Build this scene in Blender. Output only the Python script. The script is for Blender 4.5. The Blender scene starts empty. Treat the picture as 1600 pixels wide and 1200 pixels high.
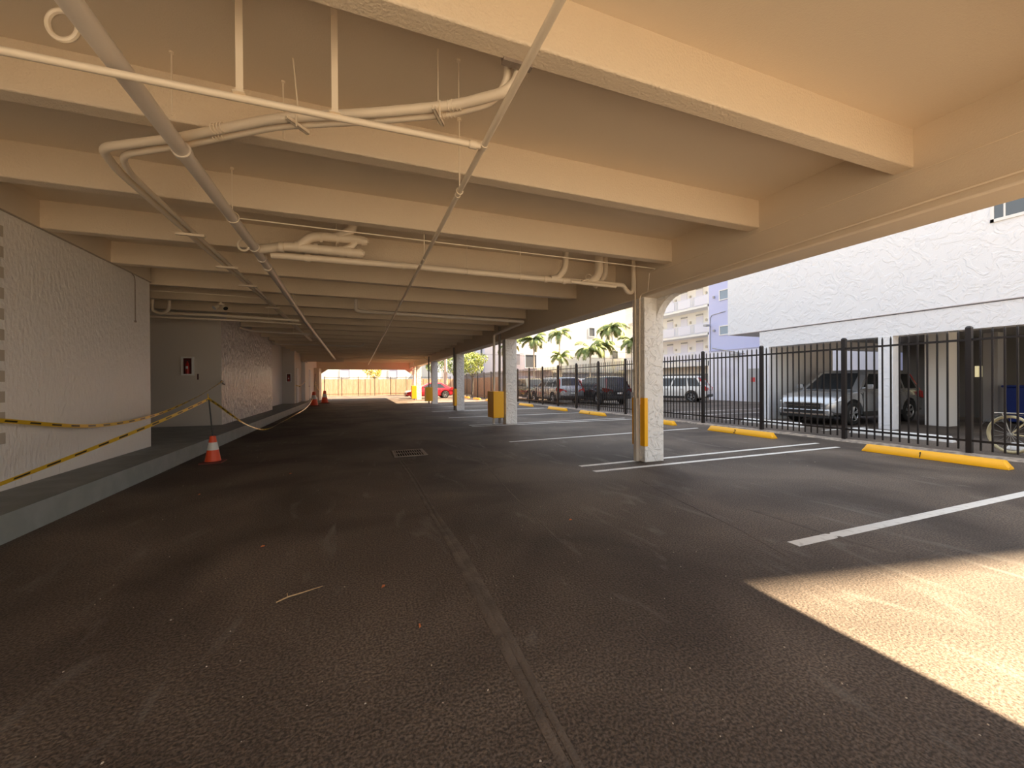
import bpy, bmesh, math, random
from mathutils import Vector, Matrix, Euler
random.seed(7)
SC = bpy.context.scene
COL = SC.collection
R = math.radians
# ------------------------------------------------------------------ camera
cd = bpy.data.cameras.new('camera'); cam = bpy.data.objects.new('camera', cd); COL.objects.link(cam)
cd.sensor_fit = 'HORIZONTAL'; cd.sensor_width = 36; cd.lens = 628.5 / 1600 * 36
cd.clip_start = 0.05; cd.clip_end = 600
_y, _p, _r = R(20.9), R(-0.18), R(-0.385)
F = Vector((math.sin(_y)*math.cos(_p), math.cos(_y)*math.cos(_p), math.sin(_p)))
r0 = Vector((math.cos(_y), -math.sin(_y), 0)); u0 = r0.cross(F)
RR = math.cos(_r)*r0 + math.sin(_r)*u0; UU = -math.sin(_r)*r0 + math.cos(_r)*u0
M = Matrix((RR, UU, -F)).transposed().to_4x4(); M.translation = Vector((0, 0, 1.4))
cam.matrix_world = M
SC.camera = cam
# ------------------------------------------------------------------ sky, sun, exposure
SC.view_settings.view_transform = 'Standard'; SC.view_settings.look = 'None'
SC.view_settings.gamma = 1; SC.view_settings.use_curve_mapping = False
SC.view_settings.exposure = 0.15
w = bpy.data.worlds.new('sky'); SC.world = w; w.use_nodes = True
nt = w.node_tree; nt.nodes.clear()
wo = nt.nodes.new('ShaderNodeOutputWorld'); bg = nt.nodes.new('ShaderNodeBackground')
tc = nt.nodes.new('ShaderNodeTexCoord'); sx = nt.nodes.new('ShaderNodeSeparateXYZ')
rp = nt.nodes.new('ShaderNodeValToRGB')
rp.color_ramp.elements[0].position = 0.0; rp.color_ramp.elements[0].color = (1.0, 0.93, 0.80, 1)
rp.color_ramp.elements[1].position = 0.5; rp.color_ramp.elements[1].color = (0.80, 0.88, 1.0, 1)
nt.links.new(tc.outputs['Generated'], sx.inputs[0]); nt.links.new(sx.outputs['Z'], rp.inputs[0])
nt.links.new(rp.outputs[0], bg.inputs[0]); nt.links.new(bg.outputs[0], wo.inputs[0])
bg.inputs[1].default_value = 1.5
sd = bpy.data.lights.new('sun', 'SUN'); sun = bpy.data.objects.new('sun', sd); COL.objects.link(sun)
sd.energy = 34.0; sd.angle = R(0.6); sd.color = (1.0, 0.77, 0.50)
sun.rotation_euler = Vector((2.53, -0.44, 2.86)).to_track_quat('Z', 'Y').to_euler()
SC.cycles.max_bounces = 10; SC.cycles.diffuse_bounces = 7; SC.cycles.glossy_bounces = 4
SC.cycles.sample_clamp_indirect = 12
SC.cycles.caustics_reflective = False; SC.cycles.caustics_refractive = False

# ------------------------------------------------------------------ materials
MATS = {}
def pm(name, col, rough=0.6, col2=None, scale=6, detail=4, bump=0, bscale=60, metal=0, spec=0.5, stretch=None, lo=0.4, hi=0.65, bdist=0.01, coat=0):
    if name in MATS: return MATS[name]
    m = bpy.data.materials.new(name); m.use_nodes = True; MATS[name] = m
    n = m.node_tree; b = n.nodes['Principled BSDF']
    b.inputs['Base Color'].default_value = (*col, 1); b.inputs['Roughness'].default_value = rough
    b.inputs['Metallic'].default_value = metal; b.inputs['Specular IOR Level'].default_value = spec
    b.inputs['Coat Weight'].default_value = coat
    t = n.nodes.new('ShaderNodeTexCoord'); mp = n.nodes.new('ShaderNodeMapping')
    n.links.new(t.outputs['Object'], mp.inputs[0])
    if stretch: mp.inputs['Scale'].default_value = stretch
    if col2 is not None:
        no = n.nodes.new('ShaderNodeTexNoise'); no.inputs['Scale'].default_value = scale; no.inputs['Detail'].default_value = detail
        r = n.nodes.new('ShaderNodeValToRGB'); r.color_ramp.elements[0].position = lo; r.color_ramp.elements[1].position = hi
        r.color_ramp.elements[0].color = (*col, 1); r.color_ramp.elements[1].color = (*col2, 1)
        n.links.new(mp.outputs[0], no.inputs[0]); n.links.new(no.outputs[0], r.inputs[0]); n.links.new(r.outputs[0], b.inputs['Base Color'])
    if bump:
        no = n.nodes.new('ShaderNodeTexNoise'); no.inputs['Scale'].default_value = bscale; no.inputs['Detail'].default_value = 3
        bp = n.nodes.new('ShaderNodeBump'); bp.inputs['Strength'].default_value = bump; bp.inputs['Distance'].default_value = bdist
        n.links.new(mp.outputs[0], no.inputs[0]); n.links.new(no.outputs[0], bp.inputs['Height']); n.links.new(bp.outputs[0], b.inputs['Normal'])
    return m

def stucco(name, col, scale=3.0, strength=0.5, dist=0.03):
    m = bpy.data.materials.new(name); m.use_nodes = True; MATS[name] = m
    n = m.node_tree; b = n.nodes['Principled BSDF']
    b.inputs['Base Color'].default_value = (*col, 1); b.inputs['Roughness'].default_value = 0.7
    t = n.nodes.new('ShaderNodeTexCoord')
    a = n.nodes.new('ShaderNodeTexNoise'); a.inputs['Scale'].default_value = scale; a.inputs['Detail'].default_value = 5; a.inputs['Distortion'].default_value = 2.0
    r = n.nodes.new('ShaderNodeValToRGB'); r.color_ramp.elements[0].position = 0.47; r.color_ramp.elements[1].position = 0.56
    c = n.nodes.new('ShaderNodeTexNoise'); c.inputs['Scale'].default_value = scale*12; c.inputs['Detail'].default_value = 3
    mx = n.nodes.new('ShaderNodeMath'); mx.operation = 'MULTIPLY_ADD'; mx.inputs[1].default_value = 0.25
    bp = n.nodes.new('ShaderNodeBump'); bp.inputs['Strength'].default_value = strength; bp.inputs['Distance'].default_value = dist
    n.links.new(t.outputs['Object'], a.inputs[0]); n.links.new(t.outputs['Object'], c.inputs[0])
    n.links.new(a.outputs[0], r.inputs[0]); n.links.new(c.outputs[0], mx.inputs[0]); n.links.new(r.outputs[0], mx.inputs[2])
    n.links.new(mx.outputs[0], bp.inputs['Height']); n.links.new(bp.outputs[0], b.inputs['Normal'])
    return m

def asphalt():
    m = bpy.data.materials.new('asphalt'); m.use_nodes = True; MATS['asphalt'] = m
    n = m.node_tree; L = n.links.new; b = n.nodes['Principled BSDF']; b.inputs['Roughness'].default_value = 0.72
    b.inputs['Specular IOR Level'].default_value = 0.35
    t = n.nodes.new('ShaderNodeTexCoord')
    def noise(s, d=4, dist=0, sc=(1, 1, 1)):
        mp = n.nodes.new('ShaderNodeMapping'); mp.inputs['Scale'].default_value = sc; L(t.outputs['Object'], mp.inputs[0])
        x = n.nodes.new('ShaderNodeTexNoise'); x.inputs['Scale'].default_value = s; x.inputs['Detail'].default_value = d; x.inputs['Distortion'].default_value = dist
        L(mp.outputs[0], x.inputs[0]); return x.outputs[0]
    def ramp(src, p0, c0, p1, c1):
        x = n.nodes.new('ShaderNodeValToRGB'); e = x.color_ramp.elements; e[0].position = p0; e[0].color = (*c0, 1); e[1].position = p1; e[1].color = (*c1, 1)
        L(src, x.inputs[0]); return x.outputs[0]
    def mix(f, a, c, mode='MIX'):
        x = n.nodes.new('ShaderNodeMix'); x.data_type = 'RGBA'; x.blend_type = mode
        if isinstance(f, float): x.inputs[0].default_value = f
        else: L(f, x.inputs[0])
        L(a, x.inputs[6]); L(c, x.inputs[7]); return x.outputs[2]
    base = ramp(noise(0.55, 6, 0.6), 0.35, (0.058, 0.043, 0.034), 0.66, (0.150, 0.118, 0.094))
    grain = ramp(noise(75, 2), 0.40, (0.35, 0.35, 0.35), 0.62, (1.5, 1.5, 1.5))
    c = mix(0.75, base, grain, 'MULTIPLY')
    # tyre scuffs and pale dust streaks
    sc1 = ramp(noise(1.1, 5, 1.5, (2.6, 0.7, 1)), 0.60, (0, 0, 0), 0.76, (1, 1, 1))
    dust = n.nodes.new('ShaderNodeRGB'); dust.outputs[0].default_value = (0.21, 0.19, 0.17, 1)
    fm = n.nodes.new('ShaderNodeMath'); fm.operation = 'MULTIPLY'; fm.inputs[1].default_value = 0.55; L(sc1, fm.inputs[0])
    c = mix(fm.outputs[0], c, dust.outputs[0])
    vo = n.nodes.new('ShaderNodeTexVoronoi'); vo.inputs['Scale'].default_value = 14; L(t.outputs['Object'], vo.inputs[0])
    sp = ramp(vo.outputs['Distance'], 0.03, (1, 1, 1), 0.045, (0, 0, 0))
    pale = n.nodes.new('ShaderNodeRGB'); pale.outputs[0].default_value = (0.15, 0.13, 0.11, 1)
    c = mix(sp, c, pale.outputs[0])
    L(c, b.inputs['Base Color'])
    bp = n.nodes.new('ShaderNodeBump'); bp.inputs['Strength'].default_value = 0.75; bp.inputs['Distance'].default_value = 0.012
    L(noise(60, 3), bp.inputs['Height']); L(bp.outputs[0], b.inputs['Normal'])
    return m

CREAM = pm('cream_paint', (0.715, 0.61, 0.475), 0.55, bump=0.25, bscale=90, bdist=0.006)
BEAM = pm('beam_paint', (0.76, 0.64, 0.49), 0.55, bump=0.55, bscale=55, bdist=0.012)
PIPE = pm('pipe_paint', (0.84, 0.73, 0.58), 0.35, bump=0.12, bscale=40, bdist=0.004)
PIPEG = pm('pipe_grey_paint', (0.74, 0.66, 0.57), 0.32, bump=0.1, bscale=40, bdist=0.004)
COLM = stucco('white_stucco', (0.86, 0.84, 0.81), 5, 0.6, 0.03)
NBW = stucco('neighbour_stucco', (0.87, 0.87, 0.90), 2.6, 0.4, 0.024)
WALLM = pm('wall_paint', (0.86, 0.83, 0.79), 0.38, bump=0.8, bscale=22, stretch=(1, 1, 0.55), bdist=0.02)
WALLT = pm('rough_glossy_wall_paint', (0.74, 0.68, 0.65), 0.30, bump=1.0, bscale=9, stretch=(1, 1, 0.6), bdist=0.16)
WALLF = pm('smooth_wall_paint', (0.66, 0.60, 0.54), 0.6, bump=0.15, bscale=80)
SIDE = pm('sidewalk_paint', (0.14, 0.15, 0.145), 0.45, (0.20, 0.21, 0.205), 2.5, bump=0.2, bscale=90)
KERBF = pm('kerb_paint', (0.27, 0.30, 0.285), 0.45, (0.33, 0.35, 0.34), 4)
ASPH = asphalt()
CONC = pm('concrete', (0.20, 0.185, 0.165), 0.85, (0.25, 0.235, 0.21), 3, bump=0.3)
YEL = pm('yellow_paint', (1.0, 0.50, 0.010), 0.45, bump=0.1)
WHITEP = pm('white_line_paint', (0.72, 0.71, 0.68), 0.6, (0.45, 0.43, 0.40), 14, 6, lo=0.55, hi=0.75, bump=0.3)
BLACK = pm('black_metal', (0.022, 0.018, 0.018), 0.4, metal=0.2)
BLACKP = pm('black_plastic', (0.02, 0.02, 0.02), 0.5)
RUB = pm('rubber', (0.018, 0.018, 0.018), 0.75)
CHROME = pm('chrome', (0.75, 0.75, 0.76), 0.18, metal=1)
GLASS = pm('car_glass', (0.02, 0.024, 0.028), 0.06, spec=0.8)
WGLASS = pm('window_glass', (0.10, 0.12, 0.14), 0.08, spec=0.8)
ORANGE = pm('cone_orange', (0.85, 0.09, 0.02), 0.45)
REFL = pm('reflective_white', (0.72, 0.70, 0.66), 0.35)
LAV = pm('lavender_paint', (0.56, 0.59, 0.86), 0.75, bump=0.3, bscale=12, bdist=0.02)
LAVP = pm('pale_lavender_paint', (0.76, 0.76, 0.86), 0.75)
WHT = pm('white_paint', (0.86, 0.85, 0.83), 0.7, bump=0.1, bscale=20)
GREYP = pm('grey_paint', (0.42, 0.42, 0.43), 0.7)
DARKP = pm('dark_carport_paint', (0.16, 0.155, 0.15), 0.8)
WOOD = pm('wood_fence', (0.80, 0.44, 0.25), 0.7, (0.90, 0.62, 0.40), 3, stretch=(12, 12, 0.6))
TRUNK = pm('palm_trunk', (0.42, 0.38, 0.31), 0.85, (0.30, 0.26, 0.21), 14, bump=0.4, bscale=30)
LEAF = pm('palm_leaf', (0.13, 0.19, 0.06), 0.5, (0.30, 0.34, 0.13), 2.5, spec=0.3)
LEAFY = pm('tree_leaf', (0.22, 0.30, 0.06), 0.55, (0.40, 0.42, 0.10), 2.5)
REDL = pm('tail_red', (0.55, 0.02, 0.02), 0.2)
LAMPG = pm('lamp_glass', (0.75, 0.77, 0.8), 0.12, spec=0.8)
PLATE = pm('plate', (0.75, 0.75, 0.72), 0.4)
REDX = pm('extinguisher_red', (0.45, 0.02, 0.015), 0.35)
BLUE = pm('bin_blue', (0.015, 0.04, 0.25), 0.4)
RUST = pm('drain_iron', (0.26, 0.21, 0.18), 0.6, (0.36, 0.30, 0.25), 12, metal=0.4, bump=0.3)
WARMW = bpy.data.materials.new('lit_window'); WARMW.use_nodes = True
_b = WARMW.node_tree.nodes['Principled BSDF']; _b.inputs['Base Color'].default_value = (0.6, 0.55, 0.35, 1)
_b.inputs['Emission Color'].default_value = (1, 0.86, 0.5, 1); _b.inputs['Emission Strength'].default_value = 0.55

def tape_mat():
    m = bpy.data.materials.new('caution_tape'); m.use_nodes = True
    n = m.node_tree; L = n.links.new; b = n.nodes['Principled BSDF']; b.inputs['Roughness'].default_value = 0.3
    t = n.nodes.new('ShaderNodeUVMap'); s = n.nodes.new('ShaderNodeSeparateXYZ'); L(t.outputs[0], s.inputs[0])
    a = n.nodes.new('ShaderNodeMath'); a.operation = 'FRACT'; L(s.outputs[0], a.inputs[0])
    g = n.nodes.new('ShaderNodeMath'); g.operation = 'GREATER_THAN'; g.inputs[1].default_value = 0.52; L(a.outputs[0], g.inputs[0])
    y0 = n.nodes.new('ShaderNodeMath'); y0.operation = 'GREATER_THAN'; y0.inputs[1].default_value = 0.28; L(s.outputs[1], y0.inputs[0])
    y1 = n.nodes.new('ShaderNodeMath'); y1.operation = 'LESS_THAN'; y1.inputs[1].default_value = 0.72; L(s.outputs[1], y1.inputs[0])
    k = n.nodes.new('ShaderNodeMath'); k.operation = 'MULTIPLY'; L(g.outputs[0], k.inputs[0]); L(y0.outputs[0], k.inputs[1])
    k2 = n.nodes.new('ShaderNodeMath'); k2.operation = 'MULTIPLY'; L(k.outputs[0], k2.inputs[0]); L(y1.outputs[0], k2.inputs[1])
    x = n.nodes.new('ShaderNodeMix'); x.data_type = 'RGBA'; L(k2.outputs[0], x.inputs[0])
    x.inputs[6].default_value = (0.78, 0.50, 0.03, 1); x.inputs[7].default_value = (0.02, 0.018, 0.015, 1)
    L(x.outputs[2], b.inputs['Base Color']); return m
TAPE = tape_mat()

# ------------------------------------------------------------------ builders
class MB:
    def __init__(s): s.v = []; s.f = []; s.uv = None
    def add(s, vs, fs, mat=None):
        o = len(s.v); s.v += [tuple(mat @ Vector(q)) if mat else tuple(q) for q in vs]
        s.f += [tuple(i+o for i in f) for f in fs]; return s
    def box(s, x0, y0, z0, x1, y1, z1, mat=None):
        vs = [(x, y, z) for z in (z0, z1) for y in (y0, y1) for x in (x0, x1)]
        return s.add(vs, [(0, 2, 3, 1), (4, 5, 7, 6), (0, 1, 5, 4), (2, 6, 7, 3), (0, 4, 6, 2), (1, 3, 7, 5)], mat)
    def cbox(s, c, d, mat=None):
        return s.box(c[0]-d[0]/2, c[1]-d[1]/2, c[2]-d[2]/2, c[0]+d[0]/2, c[1]+d[1]/2, c[2]+d[2]/2, mat)
    def rings(s, rings, cap=True, closed=False):
        o = len(s.v); n = len(rings[0])
        for r in rings: s.v += [tuple(q) for q in r]
        m = len(rings)
        for i in range(m - (0 if closed else 1)):
            a = o + i*n; b = o + ((i+1) % m)*n
            for j in range(n): s.f.append((a+j, a+(j+1) % n, b+(j+1) % n, b+j))
        if cap and not closed:
            s.f.append(tuple(o+j for j in reversed(range(n)))); s.f.append(tuple(o+(m-1)*n+j for j in range(n)))
        return s
    def tube(s, pts, r, seg=10, fillet=0.0, fs=5, cap=True):
        P = [Vector(p) for p in pts]
        if fillet and len(P) > 2:
            Q = [P[0]]
            for i in range(1, len(P)-1):
                a, b, c = P[i-1], P[i], P[i+1]; d1 = (a-b); d2 = (c-b)
                f = min(fillet, d1.length*.49, d2.length*.49); p1 = b+d1.normalized()*f; p2 = b+d2.normalized()*f
                for k in range(fs+1):
                    t = k/fs; Q.append(p1*(1-t)**2 + b*2*t*(1-t) + p2*t*t)
            Q.append(P[-1]); P = Q
        rs = r if isinstance(r, (list, tuple)) else [r]*len(P)
        d = (P[1]-P[0]).normalized(); u = Vector((0, 0, 1)) if abs(d.z) < .9 else Vector((1, 0, 0))
        u = (u - d*u.dot(d)).normalized(); out = []
        for i, p in enumerate(P):
            if i == 0: t = P[1]-P[0]
            elif i == len(P)-1: t = P[-1]-P[-2]
            else: t = (P[i+1]-P[i]).normalized() + (P[i]-P[i-1]).normalized()
            t.normalize(); u = (u - t*u.dot(t)).normalized(); w_ = t.cross(u)
            out.append([p + (u*math.cos(a)+w_*math.sin(a))*rs[i] for a in [2*math.pi*k/seg for k in range(seg)]])
        return s.rings(out, cap)
    def cyl(s, a, b, r, seg=14, r2=None): return s.tube([a, b], [r, r if r2 is None else r2], seg)
    def lathe(s, prof, c=(0, 0, 0), seg=20):
        return s.rings([[(c[0]+r*math.cos(2*math.pi*k/seg), c[1]+r*math.sin(2*math.pi*k/seg), c[2]+z) for k in range(seg)] for r, z in prof])
    def prism(s, prof, axis, a, b):
        def P(u, v, t): return {'x': (t, u, v), 'y': (u, t, v), 'z': (u, v, t)}[axis]
        return s.rings([[P(u, v, a) for u, v in prof], [P(u, v, b) for u, v in prof]])
    def torus(s, c, ax, Rr, r, seg=28, rs=8):
        ax = Vector(ax).normalized(); u = Vector((0, 0, 1)) if abs(ax.z) < .9 else Vector((1, 0, 0)); u = (u-ax*u.dot(ax)).normalized(); v = ax.cross(u); c = Vector(c)
        out = []
        for i in range(seg):
            a = 2*math.pi*i/seg; e = u*math.cos(a)+v*math.sin(a)
            out.append([c + e*Rr + (e*math.cos(q)+ax*math.sin(q))*r for q in [2*math.pi*k/rs for k in range(rs)]])
        return s.rings(out, False, True)

def link(o, name, parent=None, label=None, cat=None, group=None, kind=None):
    COL.objects.link(o); o.name = name
    if parent: o.parent = parent
    if label: o['label'] = label
    if cat: o['category'] = cat
    if group: o['group'] = group
    if kind: o['kind'] = kind
    return o
def wloc(p):
    v = Vector((0, 0, 0))
    while p: v += p.location; p = p.parent
    return v
def build(mb, name, mat, parent=None, label=None, cat=None, group=None, kind=None, smooth=True, ang=35, bevel=0, local=False, origin=None):
    me = bpy.data.meshes.new(name)
    off = Vector((0, 0, 0)) if local else wloc(parent)
    if origin is None and parent is None and not local and kind is None and mb.v:
        xs = [v[0] for v in mb.v]; ys = [v[1] for v in mb.v]; zs = [v[2] for v in mb.v]
        origin = ((min(xs)+max(xs))/2, (min(ys)+max(ys))/2, min(zs))
    if origin: off = off + Vector(origin)
    me.from_pydata([tuple(Vector(v)-off) for v in mb.v], [], mb.f)
    bm = bmesh.new(); bm.from_mesh(me); bmesh.ops.recalc_face_normals(bm, faces=bm.faces); bm.to_mesh(me); bm.free()
    if smooth:
        for p in me.polygons: p.use_smooth = True
        me.set_sharp_from_angle(angle=R(ang))
    me.materials.append(mat)
    o = bpy.data.objects.new(name, me); link(o, name, parent, label, cat, group, kind)
    if origin: o.location = origin if not parent else Vector(origin)
    if bevel:
        bv = o.modifiers.new('bevel', 'BEVEL'); bv.width = bevel; bv.segments = 2; bv.limit_method = 'ANGLE'
    return o
def thing(name, label, cat, loc=(0, 0, 0), group=None, rotz=0):
    o = bpy.data.objects.new(name, None); o.empty_display_size = .1; link(o, name, None, label, cat, group); o.location = loc; o.rotation_euler.z = rotz
    return o
def kids(o): return [c for c in bpy.data.objects if c.parent == o]
def dup(o, loc, rotz=0, label=None, group=None, scale=None):
    def cp(a, par):
        c = a.copy(); COL.objects.link(c); c.parent = par
        for k in kids(a): cp(k, c)
        return c
    c = cp(o, None); c.location = loc; c.rotation_euler.z = rotz
    if scale: c.scale = (scale,)*3
    if label: c['label'] = label
    if group: c['group'] = group
    return c
def S(mb, name, mat, **k): return build(mb, name, mat, kind='structure', **k)

# ================================================================== SETTING
ZB, ZS, ZG, XW, XG, XO = 3.29, 3.625, 2.865, -3.56, 4.627, 5.045
mb = MB(); mb.add([(-12, -1.2, 0), (70, -1.2, 0), (70, 90, 0), (-12, 90, 0)], [(0, 1, 2, 3)]); 
S(mb, 'floor', ASPH)
mb = MB(); mb.add([(-14, -40, 0), (80, -40, 0), (80, -1.2, 0), (-14, -1.2, 0)], [(0, 1, 2, 3)])
S(mb, 'ground_added_bounce_apron', CONC)  # added unseen apron that bounces sunlight into the garage
# a shallow joint groove with raised lips running down the aisle
def strip(pts, wd, h, mb=None, z0=0.0):
    mb = mb or MB(); n = len(pts); L_, R_ = [], []
    for i, p in enumerate(pts):
        a = Vector(pts[max(0, i-1)]); b = Vector(pts[min(n-1, i+1)]); d = (b-a).normalized(); q = Vector((-d.y, d.x))
        ww = wd[i] if isinstance(wd, (list, tuple)) else wd
        L_.append(Vector(p)+q*ww/2); R_.append(Vector(p)-q*ww/2)
    rings = [[(L_[i].x, L_[i].y, z0), (L_[i].x, L_[i].y, z0+h*.4), (L_[i].x*.7+R_[i].x*.3, L_[i].y*.7+R_[i].y*.3, z0+h), (L_[i].x*.3+R_[i].x*.7, L_[i].y*.3+R_[i].y*.7, z0+h), (R_[i].x, R_[i].y, z0+h*.4), (R_[i].x, R_[i].y, z0)] for i in range(n)]
    return mb.rings(rings)
SEAM = pm('asphalt_seam', (0.125, 0.098, 0.078), 0.8, (0.075, 0.060, 0.048), 6, bump=0.7, bscale=70)
sp = [(0.755-0.05*max(0, 2.1-y)/1.2+0.008*math.sin(y*2.3)-0.012*max(0, y-5), y) for y in [0.3+0.2*i for i in range(38)]]
mb = strip([(x-0.030, y) for x, y in sp], [.035+.025*math.exp(-((q[1]-2.6)/1.1)**2) for q in sp], 0.004); strip([(x+0.020, y) for x, y in sp], [.028+.05*math.exp(-((q[1]-3.0)/1.0)**2) for q in sp], 0.004, mb)
strip([(3.99, 3.2), (4.0, 2.65), (4.01, 2.22), (4.05, 1.93)], .07, .003, mb); strip([(4.05, 1.86), (4.12, 1.79), (4.3, 1.80), (4.49, 1.85)], .025, .004, mb)
strip([(3.74, 4.7), (3.5, 3.6), (3.34, 2.74), (3.18, 2.2)], .014, .003, mb); strip([(2.2, 7.9), (1.95, 6.0), (1.8, 4.8), (1.65, 3.2)], .018, .002, mb); strip([(0.85, 5.9), (1.5, 6.0), (2.4, 6.4)], .025, .002, mb)
S(mb, 'floor_seam', SEAM)
# sidewalk on the left
mb = MB(); mb.prism([(-12, 0), (-2.95, 0), (-2.95, 0.26), (-2.98, 0.28), (-12, 0.28)], 'y', -1.2, 31)
mb.box(-12, 31, 0, -3.2, 40, 0.28)
o = S(mb, 'sidewalk', SIDE); o.data.materials.append(KERBF)
for p in o.data.polygons:
    if abs(p.normal.x) > .6 and p.center.x > -3.3: p.material_index = 1
# ceiling slab and fascia
mb = MB().box(-12, -1.6, ZS, XO, 40.4, 4.0)
S(mb, 'ceiling', CREAM)
for i in range(27):
    y0 = 2.07 + 1.478*(i-2)
    if y0 > 39.8: break
    b = build(MB().box(-12 if 9.25 < y0 < 13.2 else -3.6, y0, ZB, XG+.02, y0+.148, ZS+.01), 'ceiling_beam', BEAM, kind='structure', bevel=.012)
mb = MB().box(XG, -1.6, ZG, XO, 40.4, ZS+.05)
S(mb, 'girder_beam', CREAM, bevel=.02)
S(MB().box(-12, 40.0, 2.72, 5.6, 40.4, 4.0), 'beam_far_end', CREAM)
mb = MB().prism([(-3.2, 2.3), (-3.2, 2.75), (-2.55, 2.75)], 'y', 40.02, 40.38); mb.prism([(5.0, 2.2), (5.0, 2.75), (4.2, 2.75)], 'y', 40.02, 40.38)
S(mb, 'beam_haunch', CREAM)
mb = MB(); mb.prism([(5.70, 2.45), (5.70, 2.87), (5.18, 2.87)] + [(5.70-.52*(1-math.cos(a))-.0, 2.87-.42*(1-math.sin(a))-.0) for a in [R(80), R(65), R(50), R(35), R(20), R(8)]][::1], 'x', 4.9, XO-.002)
S(mb, 'beam_knee', COLM)
# left walls
S(MB().box(-12, -1.6, .27, XW, 9.25, ZS), 'wall_left', WALLM)
S(MB().box(XW-.001, -1.6, ZB-.008, XW+.022, 9.25, ZB+.004), 'trim_1', pm('wall_shadow_joint', (.42, .36, .29), .7))
S(MB().box(XW, -1.6, ZB+.004, XW+.018, 9.25, ZS), 'wall_left_upper', CREAM)
S(MB().box(-12, 9.25, .27, -8.5, 13.35, ZS), 'wall_recess', WALLF)
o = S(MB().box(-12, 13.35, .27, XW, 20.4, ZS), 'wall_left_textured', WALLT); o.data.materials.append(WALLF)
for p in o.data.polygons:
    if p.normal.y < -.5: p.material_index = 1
S(MB().box(-12, 20.4, .27, -4.1, 26.3, ZS), 'wall_left_recessed', WALLM)
S(MB().box(-12, 26.3, .27, -3.46, 29.4, ZS), 'wall_left_far', WALLF)
S(MB().box(-12, 29.4, .27, -3.25, 31.5, ZS), 'wall_left_end', WHT)
S(MB().box(-12, 31.5, .27, -3.5, 40, ZS), 'wall_left_last', WHT)
S(MB().box(-3.5, 37.6, .0, -3.1, 40.0, 2.75), 'wall_left_pier', CREAM)
S(MB().box(-3.5, 29.0, 2.86, -0.9, 29.3, 3.3), 'beam_bulkhead', BEAM)
# door at the far left
d = S(MB().box(-3.47, 27.0, .28, -3.42, 27.9, 2.35), 'door_1', WHT); build(MB().cyl((-3.42, 27.8, 1.25), (-3.34, 27.8, 1.25), .03), 'door_handle', BLACKP, d)
d = S(MB().box(-3.52, 33.2, .28, -3.46, 34.6, 2.5), 'door_2', pm('door_grey_blue', (.42, .45, .52), .6)); build(MB().cyl((-3.46, 33.35, 1.25), (-3.4, 33.35, 1.25), .03), 'door_handle', BLACKP, d)
# columns
def column(x, y, wx=.41, wy=.32, h=ZG):
    return build(MB().box(x, y, 0, x+wx, y+wy, h+.02), 'column', COLM, kind='structure', bevel=.012)
CY = [5.69, 12.72, 20.0, 27.3, 35.0]
for y in CY: column(XG+.003, y)
column(XG+.003, -1.5)
column(5.0, 40.0, .45, .45, 2.75)

# ---- parking lines
def line(x0, x1, ya, yb, wd=.1):
    return build(strip([(x0+(x1-x0)*i/6, ya+(yb-ya)*i/6) for i in range(7)], wd, .004), 'floor_marking', WHITEP, kind='structure')
for a in [(3.47, 14, 2.36, 2.36, .105), (3.44, 9.42, 5.43, 5.46), (3.44, 9.6, 5.86, 5.98), (3.33, 9.5, 8.92, 9.3), (3.4, 9.6, 12.55, 12.55), (3.42, 9.65, 12.95, 13.05),
          (3.4, 9.6, 16.1, 16.2), (3.4, 9.6, 19.75, 19.8), (3.4, 9.6, 20.2, 20.25), (3.4, 9.6, 23.6, 23.6), (3.4, 9.6, 27.2, 27.2), (3.4, 9.6, 30.8, 30.8)]: line(*a)
# neighbour side: lines and rough asphalt edge under the fence
for a in [(12.2, 14.2, 7.45, 7.45, .12), (12.4, 13.9, 10.9, 10.9, .12), (13, 24, 14.5, 14.5, .1), (12.5, 22, 12.9, 12.9, .1)]: line(*a)
mb = MB()
rg = []
for i in range(120):
    y = -1.0 + i*.26; j = random.uniform(-.05, .05)
    rg.append([(10.42+j, y, 0), (10.46+j, y, .018+random.uniform(0, .02)), (10.62, y, .03+random.uniform(0, .02)), (10.78-j, y, .015), (10.82-j, y, 0)])
mb.rings(rg)
S(mb, 'kerb_rough_concrete', pm('rough_concrete', (.42, .35, .28), .9, (.2, .17, .15), 10, bump=.8, bscale=40))
# ================================================================== NEIGHBOUR BUILDING (white stucco, carport below)
NX = 13.97
Hn = 15.0
mb = MB().box(NX, 0.1, 3.25, 24, 12.08, Hn)
S(mb, 'wall_neighbour_upper', NBW)
mb = MB().box(NX+.02, 0.1, 2.64, NX+.5, 10.72, 3.26); mb.box(NX+.5, 10.3, 2.64, 24, 10.72, 3.26)
mb.box(NX+.02, 0.1, 3.225, NX+.06, 10.72, 3.252)
S(mb, 'beam_neighbour_header', NBW)
S(MB().box(NX-.012, 0.1, 3.24, NX+.0, 12.08, 3.262), 'trim_2', pm('reveal_line', (.5, .44, .44), .7))
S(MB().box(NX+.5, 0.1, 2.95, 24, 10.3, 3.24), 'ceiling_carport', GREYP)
def ncol(x, y, wx, wy, m=NBW): return build(MB().box(x, y, 0, x+wx, y+wy, 2.645 if x < 14.2 else 3.0), 'column', m, kind='structure', bevel=.01)
ncol(NX+.01, 6.72, .36, .34); ncol(NX+.01, 10.36, .5, .34, NBW); ncol(16.42, 6.55, .55, .55, WHT); ncol(NX+.01, 1.2, .36, .34)
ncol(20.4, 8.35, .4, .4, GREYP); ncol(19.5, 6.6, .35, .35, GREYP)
S(MB().box(NX+.5, 10.38, 0, 17.6, 10.62, 3.0), 'wall_carport_side', WHT)
S(MB().box(21.3, -4, 0, 21.6, 9.9, 3.2), 'wall_carport_back', DARKP)
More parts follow.
